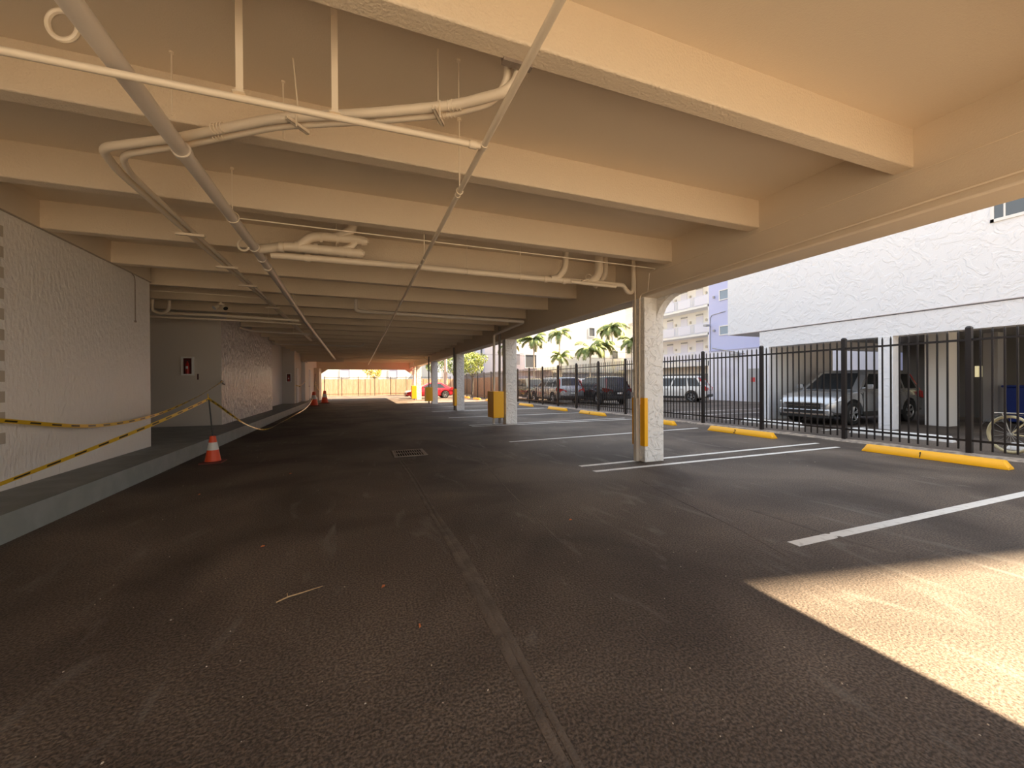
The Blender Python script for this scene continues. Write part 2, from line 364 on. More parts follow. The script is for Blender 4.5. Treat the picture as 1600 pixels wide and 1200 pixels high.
for y0, y1, z0, z1 in [(7.60, 7.68, 1.5, 1.9), (7.70, 7.78, 1.5, 1.9), (7.20, 7.42, 1.2, 2.05)]:
    wn = S(MB().box(21.27, y0, z0, 21.3, y1, z1), 'window_carport', WARMW)
# window high on the neighbour wall
wn = S(MB().box(NX-.015, 3.3, 5.16, NX+.01, 4.78, 6.2), 'window_1', WGLASS)
mb = MB()
for (a, b, c, d) in [(3.25, 4.84, 5.09, 5.16), (4.78, 4.84, 5.09, 6.26), (3.25, 3.3, 5.09, 6.26), (3.25, 4.84, 6.2, 6.26), (4.60, 4.63, 5.16, 6.2), (3.9, 3.93, 5.16, 6.2)]: mb.box(NX-.03, a, c, NX+.0, b, d)
build(mb, 'window_frame', WHT, wn)
# white wheel stops of the neighbour
def stop_mb(L=1.93, w=.19, h=.135):
    prof = [(-w/2, 0), (-w/2, .03), (-w*.36, h*.75), (-w*.22, h), (w*.22, h), (w*.36, h*.75), (w/2, .03), (w/2, 0)]
    mb = MB(); n = [(-L/2, .96), (-L/2+.03, 1), (L/2-.03, 1), (L/2, .96)]
    pr = [[(u*1, t, 0 if v == 0 else v) for u, v in prof] for t in (-L/2, -L/2+.06, L/2-.06, L/2)]
    pr[0] = [(u, -L/2, v*.35) for u, v in prof]; pr[3] = [(u, L/2, v*.35) for u, v in prof]
    return mb.rings(pr)
DIG = {'1': [(.0, -.05, .0, .05)], '2': None, '4': None}
def digit(ch):
    # flat brush strokes in the (u,v) plane, u across, v up
    seg = {'1': [((-.012, .03), (.0, .045)), ((0, .045), (0, -.045))],
           '2': [((-.022, .028), (-.01, .044)), ((-.01, .044), (.015, .042)), ((.015, .042), (.02, .02)), ((.02, .02), (-.022, -.044)), ((-.022, -.044), (.026, -.044))],
           '4': [((.012, -.045), (.012, .045)), ((.012, .045), (-.024, -.015)), ((-.024, -.015), (.026, -.015))]}[ch]
    mb = MB()
    for (a, b) in seg:
        a = Vector(a); b = Vector(b); d = (b-a).normalized(); q = Vector((-d.y, d.x))*.006; a = a-d*.005; b = b+d*.005
        P = [a+q, b+q, b-q, a-q]
        mb.rings([[(p.x, p.y, 0) for p in P], [(p.x, p.y, .004) for p in P]])
    return mb
STOP = None
stops = [(9.42, 4.02, '1', 'yellow concrete wheel stop painted with number 1'), (9.42, 7.80, '2', 'yellow concrete wheel stop painted with number 2'),
         (9.42, 11.1, None, 'yellow wheel stop mostly hidden behind the nearest white column'), (9.42, 15.0, '4', 'yellow wheel stop, first one seen past the nearest column between two columns'),
         (9.42, 18.25, None, 'yellow wheel stop, middle one of three between the two nearest columns'), (9.42, 22.35, None, 'yellow wheel stop next to the yellow-boxed column, beyond the middle one'),
         (9.42, 26.0, None, 'small yellow wheel stop just past the yellow-boxed second column'), (9.42, 29.4, None, 'orange-yellow wheel stop seen left of the yellow-boxed second column'),
         (9.42, 33.1, None, 'sunlit yellow wheel stop at the foot of the iron fence'), (9.42, 36.6, None, 'farthest sunlit yellow wheel stop, beside the third column')]
for x, y, ch, lab in stops:
    o = build(stop_mb(), 'wheel_stop', YEL, local=True, label=lab, cat='wheel stop', group='yellow parking wheel stops')
    o.location = (x, y, .002)
    if ch:
        dg = build(digit(ch), 'painted_number', BLACKP, o, local=True); dg.matrix_local = Matrix(((0, .351, -.936, -.0835), (-1, 0, 0, .08), (0, .936, .351, .066), (0, 0, 0, 1)))
for x, y, lab in [(12.42, 9.15, 'white concrete wheel stop in front of the silver SUV behind the fence'), (12.38, 5.85, 'white concrete wheel stop behind the fence, right of the stuccoed carport pillar'), (12.2, 3.0, 'white concrete wheel stop behind the bicycle at the fence')]:
    o = build(stop_mb(2.0), 'wheel_stop', WHT, local=True, label=lab, cat='wheel stop', group='white wheel stops beyond the fence'); o.location = (x, y, .002)

# ================================================================== FENCE (right)
FX = 10.6; ys = [3.95+2.06*i for i in range(-2, 21)]
fe = thing('iron_fence', 'long black iron picket fence between the two parking lots', 'fence', (FX, ys[0], 0))
for i, y in enumerate(ys):
    build(MB().box(FX-.04, y-.04, 0, FX+.04, y+.04, 2.36).rings([[(FX-.045, y-.045, 2.36), (FX+.045, y-.045, 2.36), (FX+.045, y+.045, 2.36), (FX-.045, y+.045, 2.36)], [(FX-.02, y-.02, 2.395), (FX+.02, y-.02, 2.395), (FX+.02, y+.02, 2.395), (FX-.02, y+.02, 2.395)]]), 'post', BLACK, fe)
for z in (2.14, .27):
    build(MB().box(FX-.022, ys[0], z-.02, FX+.022, ys[-1], z+.02), 'rail', BLACK, fe)
def picket(mb, x, y, t=.012, h=2.28):
    mb.box(x-t, y-t, .1, x+t, y+t, h); mb.rings([[(x-t, y-t, h), (x+t, y-t, h), (x+t, y+t, h), (x-t, y+t, h)], [(x-.002, y-.002, h+.055), (x+.002, y-.002, h+.055), (x+.002, y+.002, h+.055), (x-.002, y+.002, h+.055)]])
rest = MB(); me0 = None
for i in range(len(ys)-1):
    for k in range(1, 14):
        y = ys[i]+2.06*k/14
        if i < 1: picket(rest, FX, y)
        elif i <= 7:
            if me0 is None:
                q = MB(); picket(q, 0, 0); me0 = build(q, 'picket', BLACK, fe, local=True, smooth=False); me0.location = (0, y-ys[0], 0)
            else:
                c = me0.copy(); COL.objects.link(c); c.parent = fe; c.location = (0, y-ys[0], 0)
        else: picket(rest, FX, y)
build(rest, 'pickets', BLACK, fe, kind='stuff', smooth=False)
# far fence across the end of the lot
fz = thing('end_fence', 'thin iron fence across the sunlit far end of the parking lot', 'fence', (-3.5, 50, 0))
for i in range(9): x = -3.6+i*1.8; build(MB().box(x-.03, 49.97, 0, x+.03, 50.03, 2.25), 'post', BLACK, fz)
mb = MB().box(-3.6, 49.98, 2.12, 10.8, 50.02, 2.16).box(-3.6, 49.98, .2, 10.8, 50.02, .24); build(mb, 'rail', BLACK, fz)
mb = MB()
for i in range(100): picket(mb, -3.55+i*.144, 50, .01, 2.2)
build(mb, 'pickets', BLACK, fz, kind='stuff', smooth=False)
mb = MB()
for i in range(110):
    x = -8+i*.2; mb.box(x, 52+random.uniform(0, .02), 0, x+.19, 52.04, 1.95+random.uniform(-.03, .05))
build(mb, 'wooden_fence', WOOD, label='orange wooden board fence behind the iron fence at the far end', cat='fence')
mb = MB()
for i in range(40):
    y = 34+i*.2; mb.box(11.6, y, 0, 11.65, y+.19, 1.9+random.uniform(-.03, .05))
build(mb, 'wooden_fence', WOOD, label='weathered wooden board fence behind the long iron fence, beyond the cars', cat='fence')


# ================================================================== PIPES AND FITTINGS UNDER THE CEILING
def coupling(p, d, r, L_, parent, mat, name='coupling'):
    p = Vector(p); d = Vector(d).normalized()
    return build(MB().tube([p-d*L_/2, p-d*L_/2*.98, p+d*L_/2*.98, p+d*L_/2], [r*.9, r, r, r*.9], 16), name, mat, parent)
def hanger(x, y, z, r, parent, ax=(0, 1, 0), top=ZS):
    mb = MB().cyl((x, y, z+r), (x, y, top), .006, 8).torus((x, y, z), ax, r+.006, .005, 20, 6)
    mb.cyl((x, y, top-.02), (x, y, top), .018, 10)
    return build(mb, 'hanger', PIPE, parent)
def pipe(name, pts, r, mat, label, cat='pipe', fillet=0, group=None, seg=14, coup=(), hang=(), ax=(0, 1, 0)):
    t = thing(name, label, cat, tuple(pts[0]), group)
    build(MB().tube(pts, r, seg, fillet), 'pipe_run', mat, t)
    for c in coup: coupling(c[0], c[1], r*1.22, r*c[2] if len(c) > 2 else r*1.6, t, mat)
    for h in hang: hanger(*h, t, ax)
    return t
# large drain pipe
BX = -1.205
t = pipe('drain_pipe', [(BX+.03, -1.2, 3.12), (BX, 6, 3.115), (BX-.12, 12, 3.1), (BX-.22, 29, 3.04)], .052, PIPEG, 'thick greyish drain pipe running the length of the ceiling above the aisle', seg=20,
         coup=[((BX+.01, 3.62, 3.118), (0, 1, 0), 1.0), ((BX, 5.86, 3.115), (0, 1, 0), 1.2), ((BX-.01, 6.32, 3.113), (0, 1, 0), 1.0), ((BX-.02, 6.75, 3.11), (0, 1, 0), 1.0), ((BX-.18, 15.6, 3.09), (0, 1, 0), 2), ((BX-.2, 20.5, 3.07), (0, 1, 0), 2)],
         hang=[(BX+.01, 4.88, 3.118, .052), (BX-.06, 9.5, 3.108, .052), (BX-.16, 14, 3.09, .052)])
for (x, y, z) in [(BX-.13, 2.62, 3.16), (BX-.09, 5.75, 3.10)]:
    build(MB().torus((x, y, z), (.25, 1, .1), .066, .013, 26, 8), 'strap_loop', PIPE, t)
# sprinkler main and its branch
t = pipe('sprinkler_pipe', [(.812, -1.2, 3.015), (.80, 12, 3.015), (.79, 36, 3.0)], .021, PIPE, 'thin sprinkler main running straight down the aisle ceiling', coup=[((.809, 2.633, 3.015), (0, 1, 0), 2.4), ((.808, 3.40, 3.015), (0, 1, 0), 1), ((.805, 5.5, 3.015), (0, 1, 0), 1.2)],
         hang=[(.808, 3.32, 3.015, .021), (.806, 5.25, 3.015, .021), (.802, 8.9, 3.015, .021), (.80, 13.1, 3.015, .021)])
t = thing('sprinkler_branch_pipe', 'thin branch pipe crossing in front of the thick drain pipe', 'pipe', (.812, 2.633, 3.015))
build(MB().tube([(.785, 2.633, 3.01), (-1.60, 2.67, 3.005), (-3.4, 2.70, 3.0)], .020, 14), 'pipe_run', PIPE, t)
coupling((.735, 2.634, 3.01), (1, 0, 0), .027, .05, t, PIPE)
for x in (-.12, -.61): build(MB().box(x-.018, 2.648, 3.02, x+.018, 2.655, ZS).box(x-.03, 2.62, 3.024, x+.03, 2.68, 3.03).box(x-.018, 2.60, ZS-.005, x+.018, 2.68, ZS), 'flat_strap', PIPE, t)
# paired conduits
zc = 3.19
path = [(.93, 2.27, 3.40), (.92, 2.27, 3.24), (.86, 2.33, zc), (.60, 2.55, zc), (.13, 2.80, zc), (-.51, 3.10, zc), (-1.23, 3.60, zc), (-1.80, 3.93, zc), (-1.86, 4.3, zc), (-1.86, 6.5, zc), (-1.83, 9, zc), (-1.80, 18, zc-.02)]
path2 = [(.87, 2.30, 3.40), (.87, 2.33, 3.24), (.80, 2.44, zc-.01), (.60, 2.62, zc-.01), (.13, 2.87, zc-.01), (-.51, 3.17, zc-.01), (-1.21, 3.67, zc-.01), (-1.70, 3.98, zc-.01), (-1.78, 4.3, zc-.01), (-1.78, 6.5, zc-.01), (-1.76, 9, zc-.01), (-1.74, 18, zc-.03)]
cg = thing('ceiling_conduit', 'pair of bent cream conduits looping behind the thick drain pipe', 'conduit', (.9, 2.3, zc))
build(MB().tube(path, .031, 14, .12), 'large_conduit', PIPE, cg); build(MB().tube(path2, .024, 12, .12), 'small_conduit', PIPE, cg)
for (x, y) in [(.56, 2.57), (-.93, 3.37)]:
    mb = MB()
    for k in range(4): mb.torus((x+.022*k, y-.012*k, zc), (.84, -.5, 0), .032, .004, 18, 6); mb.torus((x-.02+.022*k, y+.08-.012*k, zc-.01), (.84, -.5, 0), .023, .004, 18, 6)
    build(mb, 'coupling_threads', PIPE, cg)
for (x, y, a) in [(.50, 2.63, -30), (-.37, 3.05, -40)]:
    Mt = Matrix.Translation((x, y, zc-.045)) @ Matrix.Rotation(R(a+90), 4, 'Z')
    mb = MB().box(-.09, -.012, -.012, .09, .012, -.006, Mt).box(-.09, -.012, -.012, .09, -.008, .012, Mt).box(-.09, .008, -.012, .09, .012, .012, Mt)
    mb.cyl((x+.01, y+.05, zc-.06), (x-.03 if a == -40 else x+.01, y+.05, ZS), .005, 8); mb.cyl((x, y-.06, zc-.09), (x, y-.06, zc+.02), .005, 8)
    build(mb, 'strut_hanger', PIPE, cg)
for y in (5.7, 7.1, 8.3, 10.5, 13): build(MB().box(-1.95, y-.02, zc-.06, -1.67, y+.02, zc-.034), 'strut_clip', PIPE, cg)
build(MB().box(.80, 2.19, ZB-.02, .98, 2.235, ZB+.16), 'conduit_box', RUST, cg)
for (x, y, lab) in [(.66, 2.72, 'thin bare rod hanging from the ceiling beside the right strut hanger'), (-1.15, 3.32, 'thin bare rod hanging beside the thick drain pipe near the conduit bend'), (-.5, 3.36, 'short thin rod hanging above the middle strut hanger')]:
    build(MB().cyl((x, y, 3.30 if x > .5 else 3.2), (x, y, ZS), .005, 8).cyl((x, y, ZS-.012), (x, y, ZS), .014, 8), 'hanger_rod', PIPE, label=lab, cat='rod', group='loose hanger rods')
# long horizontal waste pipe between beams with its risers
Yp = 5.93
t = pipe('waste_pipe', [(-1.05, Yp+.1, 3.09), (.7, Yp, 3.085), (2.8, Yp, 3.085), (4.16, Yp-.02, 3.10)], .045, PIPE, 'long horizontal waste pipe with curved risers between two beams', seg=16,
         coup=[((-.62, Yp+.08, 3.089), (1, 0, 0), 1.5), ((.62, Yp, 3.085), (1, 0, 0), 1.0), ((2.42, Yp, 3.085), (1, 0, 0), .8), ((2.86, Yp, 3.085), (1, 0, 0), 1.5), ((3.2, Yp, 3.085), (1, 0, 0), 1.5)],
         hang=[(2.42, Yp, 3.085, .045), (3.96, Yp, 3.10, .026), (1.55, Yp, 3.085, .045)], ax=(1, 0, 0))
for pts, r in [([(2.95, Yp, 3.10), (3.08, Yp, 3.12), (3.22, Yp, 3.28), (3.24, Yp, ZS)], .052), ([(3.68, Yp+.02, 3.11), (3.80, Yp, 3.16), (3.88, Yp, 3.28), (3.88, Yp, ZS)], .070),
               ([(3.92, Yp+.2, 3.10), (4.0, Yp+.2, 3.16), (4.14, Yp+.2, 3.3), (4.14, Yp+.2, ZS)], .050)]:
    build(MB().tube(pts, r, 16, .08), 'riser', PIPE, t)
build(MB().tube([(4.10, Yp-.02, 3.10), (4.36, Yp-.03, 3.10), (4.42, Yp-.03, 3.0), (4.52, Yp-.03, 2.97), (4.575, Yp-.03, 3.05), (4.575, Yp-.03, ZS)], .040, 14, .06), 'trap', PIPE, t)
build(MB().tube([(3.3, Yp-.05, 3.07), (3.6, Yp-.08, 3.055), (4.15, Yp-.1, 3.045)], .030, 12), 'side_pipe', PIPE, t)
build(MB().cyl((3.5, Yp-.07, 3.09), (3.62, Yp-.07, 3.13), .018, 10).torus((3.62, Yp-.09, 3.16), (.3, 1, 0), .05, .006, 20, 6), 'clamp', PIPE, t)
# wye assembly joined to the thick drain pipe
t = thing('pipe_fitting_cluster', 'cluster of branching waste pipe fittings with two capped ends beside the thick drain pipe', 'pipe fitting', (-1.1, 5.82, 3.1))
def fit(name, pts, r, fl=.05): return build(MB().tube(pts, r, 16, fl), name, PIPE, t)
fit('lower_run', [(-1.16, 5.93, 3.12), (-.85, 5.82, 3.16), (-.15, 5.82, 3.165), (0, 5.82, 3.165)], .056)
fit('upper_run', [(-.72, 5.82, 3.165), (-.58, 5.82, 3.30), (-.45, 5.82, 3.335), (-.02, 5.82, 3.345), (.05, 5.82, 3.345)], .058)
fit('riser', [(-.28, 5.82, 3.34), (-.12, 5.82, 3.42), (-.05, 5.82, 3.5), (-.05, 5.82, ZS)], .060)
fit('cross_branch', [(-.22, 5.82, 3.17), (-.06, 5.82, 3.25), (-.02, 5.82, 3.32)], .038)
for (x, z) in [(-.90, 3.145), (-.72, 3.165), (-.50, 3.165), (-.2, 3.165), (-.10, 3.165)]: coupling((x, 5.82, z), (1, 0, 0), .066, .05, t, PIPE)
for (x, z) in [(-.44, 3.325), (-.24, 3.33)]: coupling((x, 5.82, z), (1, 0, 0), .067, .035, t, PIPE)
for (x, z) in [(.02, 3.165), (.07, 3.335)]:
    build(MB().cyl((x-.02, 5.82, z), (x+.03, 5.82, z), .064, 18).cyl((x+.03, 5.82, z), (x+.055, 5.82, z), .050, 8).cbox((x+.065, 5.82, z), (.02, .045, .045)), 'cleanout_cap', PIPE, t)
build(MB().cyl((-.26, 5.82, 3.20), (-.26, 5.82, ZS), .005, 8), 'hanger', PIPE, t)
build(MB().tube([(-1.3, 5.28, 3.255), (1.1, 5.28, 3.25), (4.0, 5.30, 3.25), (4.56, 5.31, 3.25), (4.59, 5.5, 3.24), (4.595, 5.55, 2.95)], .008, 8, .04), 'thin_conduit', PIPE, label='thin conduit running along the beam past the waste pipe risers', cat='conduit')
# pipe of the next bays
pipe('waste_pipe_to_column', [(-.04, 10.1, ZS), (-.04, 10.1, 3.12), (.05, 10.1, 3.10), (4.30, 10.35, 3.10), (4.34, 10.5, 3.09), (4.30, 12.85, 3.03), (4.28, 12.88, 2.95), (4.26, 12.9, .02)], .042, PIPEG, 'waste pipe crossing the ceiling and dropping down the second column', fillet=.09,
     hang=[(1.2, 10.15, 3.10, .042), (2.6, 10.24, 3.10, .042)], ax=(1, 0, 0))
build(MB().tube([(.02, 9.9, ZS), (.02, 9.9, 3.13), (.80, 9.9, 3.03), (.83, 9.9, 3.06)], .009, 8, .02), 'thin_conduit', PIPE, label='thin bent conduit beside the elbow of the pipe that runs to the second column', cat='conduit')
pipe('dark_downpipe', [(4.49, 12.9, 3.3), (4.47, 12.9, .02)], .042, pm('downpipe_grey', (.22, .19, .17), .5), 'dark downpipe beside the lighter one at the second column')
pipe('left_crosswise_pipe', [(-4.9, 11.6, 3.075), (-3.1, 11.6, 3.07), (-1.42, 11.65, 3.04)], .034, PIPE, 'upper of two crosswise pipes over the entrance recess on the left', hang=[(-2.1, 11.63, 3.05, .034)], ax=(1, 0, 0))
pipe('lower_crosswise_pipe', [(-4.8, 11.9, 3.02), (-2.3, 12.0, 3.02), (-1.45, 12.3, 3.03)], .024, PIPE, 'lower thinner crosswise pipe over the entrance recess on the left', ax=(1, 0, 0))
pipe('bent_stub_pipe', [(-4.3, 11.3, ZS), (-4.3, 11.3, 3.06), (-4.15, 11.3, 3.01), (-4.0, 11.3, 3.1), (-4.0, 11.3, ZS)], .035, PIPE, 'bent pipe trap hanging in the ceiling corner beside the left wall', fillet=.07)
build(MB().tube([(-4.9, 9.72, 3.23), (-2.6, 9.72, 3.22), (-1.9, 9.75, 3.21)], .010, 8), 'thin_conduit', PIPE, label='thin conduit crossing high over the entrance recess on the left', cat='conduit')
pipe('side_wall_pipe', [(-3.5, 15.0, 3.2), (-3.2, 15.0, 3.12), (-3.0, 15.0, 3.10), (-1.5, 15.1, 3.08)], .036, PIPEG, 'crosswise pipe starting at the textured left wall', fillet=.05, hang=[(-2.0, 15.05, 3.09, .036)], ax=(1, 0, 0))
pipe('far_crosswise_pipe', [(-3.55, 20.5, 3.19), (-1.6, 20.5, 3.19), (.12, 20.6, 3.19), (.25, 20.6, 3.27), (.27, 20.6, ZS)], .04, PIPEG, 'farther crosswise pipe with an elbow turned up to the ceiling', fillet=.1)
pipe('far_end_pipe', [(-1.2, 27.5, 3.07), (1.9, 27.8, 3.07), (4.3, 28.0, 3.1), (4.6, 28.1, 2.9)], .03, PIPE, 'thin pipe crossing near the lit far end of the ceiling')
# conduits on the girder
pipe('girder_conduit', [(4.60, -1.4, 2.945), (4.60, 2.3, 2.945), (4.60, 5.50, 2.93), (4.60, 5.72, 2.92), (4.595, 5.76, 2.86), (4.595, 5.78, 1.0)], .011, PIPE, 'thin conduit along the girder that turns down the nearest column', fillet=.04, seg=10)
build(MB().tube([(4.615, -1.4, 3.245), (4.615, 2.5, 3.24), (4.615, 5.2, 3.22)], .005, 8), 'girder_cable', PIPE, label='thin painted cable along the girder just under the beam ends', cat='cable')
pipe('column_downpipe', [(4.585, 5.87, 3.25), (4.585, 5.87, 1.15), (4.585, 5.88, .9)], .016, PIPE, 'slim conduit running down the inner face of the nearest column', fillet=.03, seg=10)
mb = MB().box(4.56, 5.83, .0, 4.63, 5.91, 1.12)
build(mb, 'cable_cover', pm('cover_beige', (.66, .60, .52), .5), label='beige cable cover between the yellow guards of the nearest column', cat='cable cover', bevel=.006)
# yellow guards
def guard(mb, label, group='yellow column guards'): return build(mb, 'column_guard', YEL, label=label, cat='column guard', group=group, bevel=.008)
guard(MB().prism([(4.618, 5.68), (4.69, 5.68), (4.69, 5.688), (4.626, 5.688), (4.626, 5.80), (4.618, 5.80)], 'z', .28, 1.12), 'yellow corner guard on the front edge of the nearest column')
guard(MB().prism([(4.618, 5.93), (4.626, 5.93), (4.626, 6.012), (4.69, 6.012), (4.69, 6.02), (4.618, 6.02)], 'z', .28, 1.12), 'yellow corner guard on the rear edge of the nearest column')
def gbox(x0, y0, x1, y1, z0, z1, label):
    t = thing('column_guard_box', label, 'column guard', ((x0+x1)/2, (y0+y1)/2, z0), 'yellow boxes around column pipes')
    build(MB().box(x0, y0, z0, x1, y1, z1), 'cover', YEL, t, bevel=.012)
    build(MB().box(x0-.006, y0+.06, z1-.05, x0, y1-.06, z1-.03).box(x0-.006, y0+.06, z0+.03, x0, y1-.06, z0+.05), 'bracket', YEL, t)
gbox(4.07, 12.35, 4.43, 12.98, .26, 1.12, 'large yellow box guarding the pipes of the second column')
gbox(4.14, 26.8, 4.60, 27.28, .22, 1.14, 'yellow box guarding the pipes of the fourth column')
gbox(4.18, 34.5, 4.58, 34.98, .12, 1.2, 'bright yellow sunlit box at the farthest garage column')
guard(MB().box(4.50, 19.9, .26, 4.63, 20.3, 1.12), 'narrow yellow guard on the third column')
for y, x, lab in [(20.15, 4.55, 'dark downpipe at the narrow yellow guard of the third column'), (27.1, 4.4, 'dark downpipe behind the yellow box of the fourth column'), (34.8, 4.42, 'pale downpipe above the farthest yellow box')]:
    pipe('downpipe', [(x, y, 3.2), (x, y, .02)], .045, PIPEG if y > 30 else MATS['downpipe_grey'], lab)
# twin floodlights
def flood(loc, label, s=1):
    t = thing('twin_floodlight', label, 'light fixture', loc)
    x, y, z = loc
    build(MB().cyl((x, y, z+.06*s), (x, y, z+.1*s), .07*s, 18), 'base', PIPE, t)
    build(MB().cyl((x, y, z+.08*s), (x, y, ZB if s == 1 else z+.08), .02, 10), 'stem', PIPE, t)
    for sx in (-1, 1):
        a = Vector((x+sx*.05*s, y-.01, z+.05*s)); b = a+Vector((sx*.06, -.07, -.07))*s
        h = build(MB().tube([a, a.lerp(b, .4), b], [.028*s, .038*s, .055*s], 16), 'lamp_head', PIPE, t)
        build(MB().cyl(b, b+(b-a).normalized()*.004, .048*s, 16), 'lens', LAMPG if s > 1 or sx < 0 else BLACKP, h)
flood((-2.93, 11.0, 3.16), 'twin-headed floodlight under a beam over the entrance recess')
flood((-3.22, 28.93, 2.85), 'small twin-headed floodlight on the far bulkhead', 1.15)
# wall conduit stub
t = thing('wall_conduit', 'thin dark conduit stub hanging down the near left wall', 'conduit', (-3.54, 8.7, 2.48))
build(MB().tube([(-3.545, 8.55, 3.3), (-3.545, 8.68, 3.25), (-3.545, 8.70, 3.18), (-3.545, 8.70, 2.5)], .007, 8, .03), 'conduit_run', RUST, t)
build(MB().cbox((-3.545, 8.70, 2.49), (.02, .03, .03)), 'end_clip', RUST, t)
mb = MB()
for k in range(11): mb.box(XW-.001, 5.90, .78+k*.222, XW+.004, 5.995, .78+k*.222+.12)
S(mb, 'trim_wall_slots', pm('slot_dark', (.52, .46, .38), .8))
# fire extinguisher cabinets
def fec(x0, x1, y, z0, z1, label):
    t = thing('fire_extinguisher_cabinet', label, 'fire extinguisher cabinet', ((x0+x1)/2, y, z0), 'extinguisher cabinets')
    f = .035
    build(MB().box(x0, y-.09, z0, x0+f, y, z1).box(x1-f, y-.09, z0, x1, y, z1).box(x0+f, y-.09, z1-f, x1-f, y, z1).box(x0+f, y-.09, z0, x1-f, y, z0+f).box(x0+f, y-.01, z0+f, x1-f, y, z1-f), 'cabinet_frame', WHT, t, bevel=.003)
    xc = (x0+x1)/2; h = z1-z0
    build(MB().box(x0+f, y-.02, z0+f, x1-f, y-.012, z1-f), 'backing', pm('dark_red', (.10, .012, .01), .5), t)
    e = build(MB().lathe([(.001, z0+f), (.045, z0+f+.01), (.045, z0+h*.55), (.03, z0+h*.66), (.014, z0+h*.7), (.014, z0+h*.78), (.001, z0+h*.79)], (xc, y-.055, 0), 16), 'extinguisher', REDX, t)
    build(MB().box(xc-.03, y-.07, z0+h*.78, xc+.035, y-.045, z0+h*.82).cyl((xc+.03, y-.06, z0+h*.76), (xc+.05, y-.06, z0+h*.45), .006, 8), 'nozzle', BLACKP, e)
    build(MB().cbox((xc, y-.1015, z0+h*.42), (.05, .002, .07)), 'label_plate', PLATE, e)
fec(-4.45, -4.18, 13.35, 1.66, 2.16, 'white framed extinguisher cabinet on the recess wall behind the nearest cone')
build(MB().cbox((-4.10, 13.345, 1.62), (.035, .012, .16)), 'wall_tag', pm('tag_dark', (.08, .02, .02), .5), label='small dark tag on the wall beside the nearer extinguisher cabinet', cat='tag')
fec(-3.88, -3.62, 26.3, 1.52, 2.02, 'small far extinguisher cabinet on the wall before the far door')

# ================================================================== CONES, TAPE, DRAIN
def cone(name, loc, s, label, top, lean):
    t = thing(name, label, 'traffic cone', loc, 'traffic cones along the sidewalk')
    x, y, z = loc
    b = MB(); a = .17*s
    b.rings([[(x-a, y-a, z), (x+a, y-a, z), (x+a, y+a, z), (x-a, y+a, z)], [(x-a, y-a, z+.02*s), (x+a, y-a, z+.02*s), (x+a, y+a, z+.02*s), (x-a, y+a, z+.02*s)], [(x-a*.85, y-a*.85, z+.03*s), (x+a*.85, y-a*.85, z+.03*s), (x+a*.85, y+a*.85, z+.03*s), (x-a*.85, y+a*.85, z+.03*s)]])
    build(b, 'base', pm('cone_base', (.14, .035, .025), .7), t)
    build(MB().lathe([(.125*s, .03*s), (.118*s, .06*s), (.05*s, .44*s), (.046*s, .475*s), (.03*s, .48*s), (.001, .48*s)], loc, 24), 'cone_body', ORANGE, t)
    r = lambda h: .118*s - (h-.06*s)*(.068/.38)
    build(MB().lathe([(r(.23*s)+.003, .23*s), (r(.365*s)+.003, .365*s)], loc, 24), 'reflective_band', REFL, t)
    p0 = Vector((x, y, z+.45*s)); p1 = Vector(top)
    build(MB().tube([p0, p1], .011, 10), 'pole', BLACKP, t)
    build(MB().tube([p1-Vector((0, 0, .05)), p1-Vector((0, 0, .02)), p1+Vector((0, 0, .0))], [.014, .02, .012], 10), 'pole_cap', BLACKP, t)
    return t
cone('traffic_cone', (-2.46, 8.70, 0), 1.0, 'orange cone with black pole and white band, nearest one', (-2.515, 8.70, 1.17), 0)
cone('traffic_cone', (-2.66, 28.6, 0), 1.9, 'tall orange far cone holding the caution tape, left of two', (-2.58, 28.6, 2.05), 0)
cone('traffic_cone', (-2.30, 32.2, 0), 1.9, 'tall orange far cone nearer the aisle, right of two', (-2.25, 32.2, 2.0), 0)
def ribbon(pts, wd, label, name='caution_tape', twist=0.0, rep=.35, fs=6):
    P = [Vector(p) for p in pts]
    Q = []
    for i in range(len(P)-1):      # Catmull-Rom
        a = P[max(i-1, 0)]; b = P[i]; c = P[i+1]; d = P[min(i+2, len(P)-1)]
        for k in range(fs):
            t = k/fs; Q.append(.5*((2*b)+(c-a)*t+(2*a-5*b+4*c-d)*t*t+(3*b-a-3*c+d)*t**3))
    Q.append(P[-1])
    me = bpy.data.meshes.new(name); vs = []; fa = []; uvs = []; L_ = 0
    for i, q in enumerate(Q):
        t = (Q[min(i+1, len(Q)-1)]-Q[max(i-1, 0)]).normalized(); s_ = t.cross(Vector((0, 0, 1))).normalized(); u = s_.cross(t)
        an = twist*math.sin(i*.23)+.25; e = (u*math.cos(an)+s_*math.sin(an))*wd/2
        if i: L_ += (Q[i]-Q[i-1]).length
        n_ = (s_*math.cos(an)-u*math.sin(an))*.0008
        vs += [q-e-n_, q+e-n_, q+e+n_, q-e+n_]; uvs.append(L_/rep)
    n = len(Q); me.from_pydata(vs, [], [(4*i+j, 4*i+(j+1) % 4, 4*i+4+(j+1) % 4, 4*i+4+j) for i in range(n-1) for j in range(4)])
    uv = me.uv_layers.new(name='UVMap')
    vv = {0: 0, 1: 1, 2: 1, 3: 0}
    for lp in me.loops: uv.data[lp.index].uv = (uvs[lp.vertex_index//4], vv[lp.vertex_index % 4])
    for p in me.polygons: p.use_smooth = True
    me.set_sharp_from_angle(angle=R(40)); me.materials.append(TAPE)
    o = bpy.data.objects.new(name, me); link(o, name, None, label, 'caution tape', 'strips of yellow caution tape'); return o
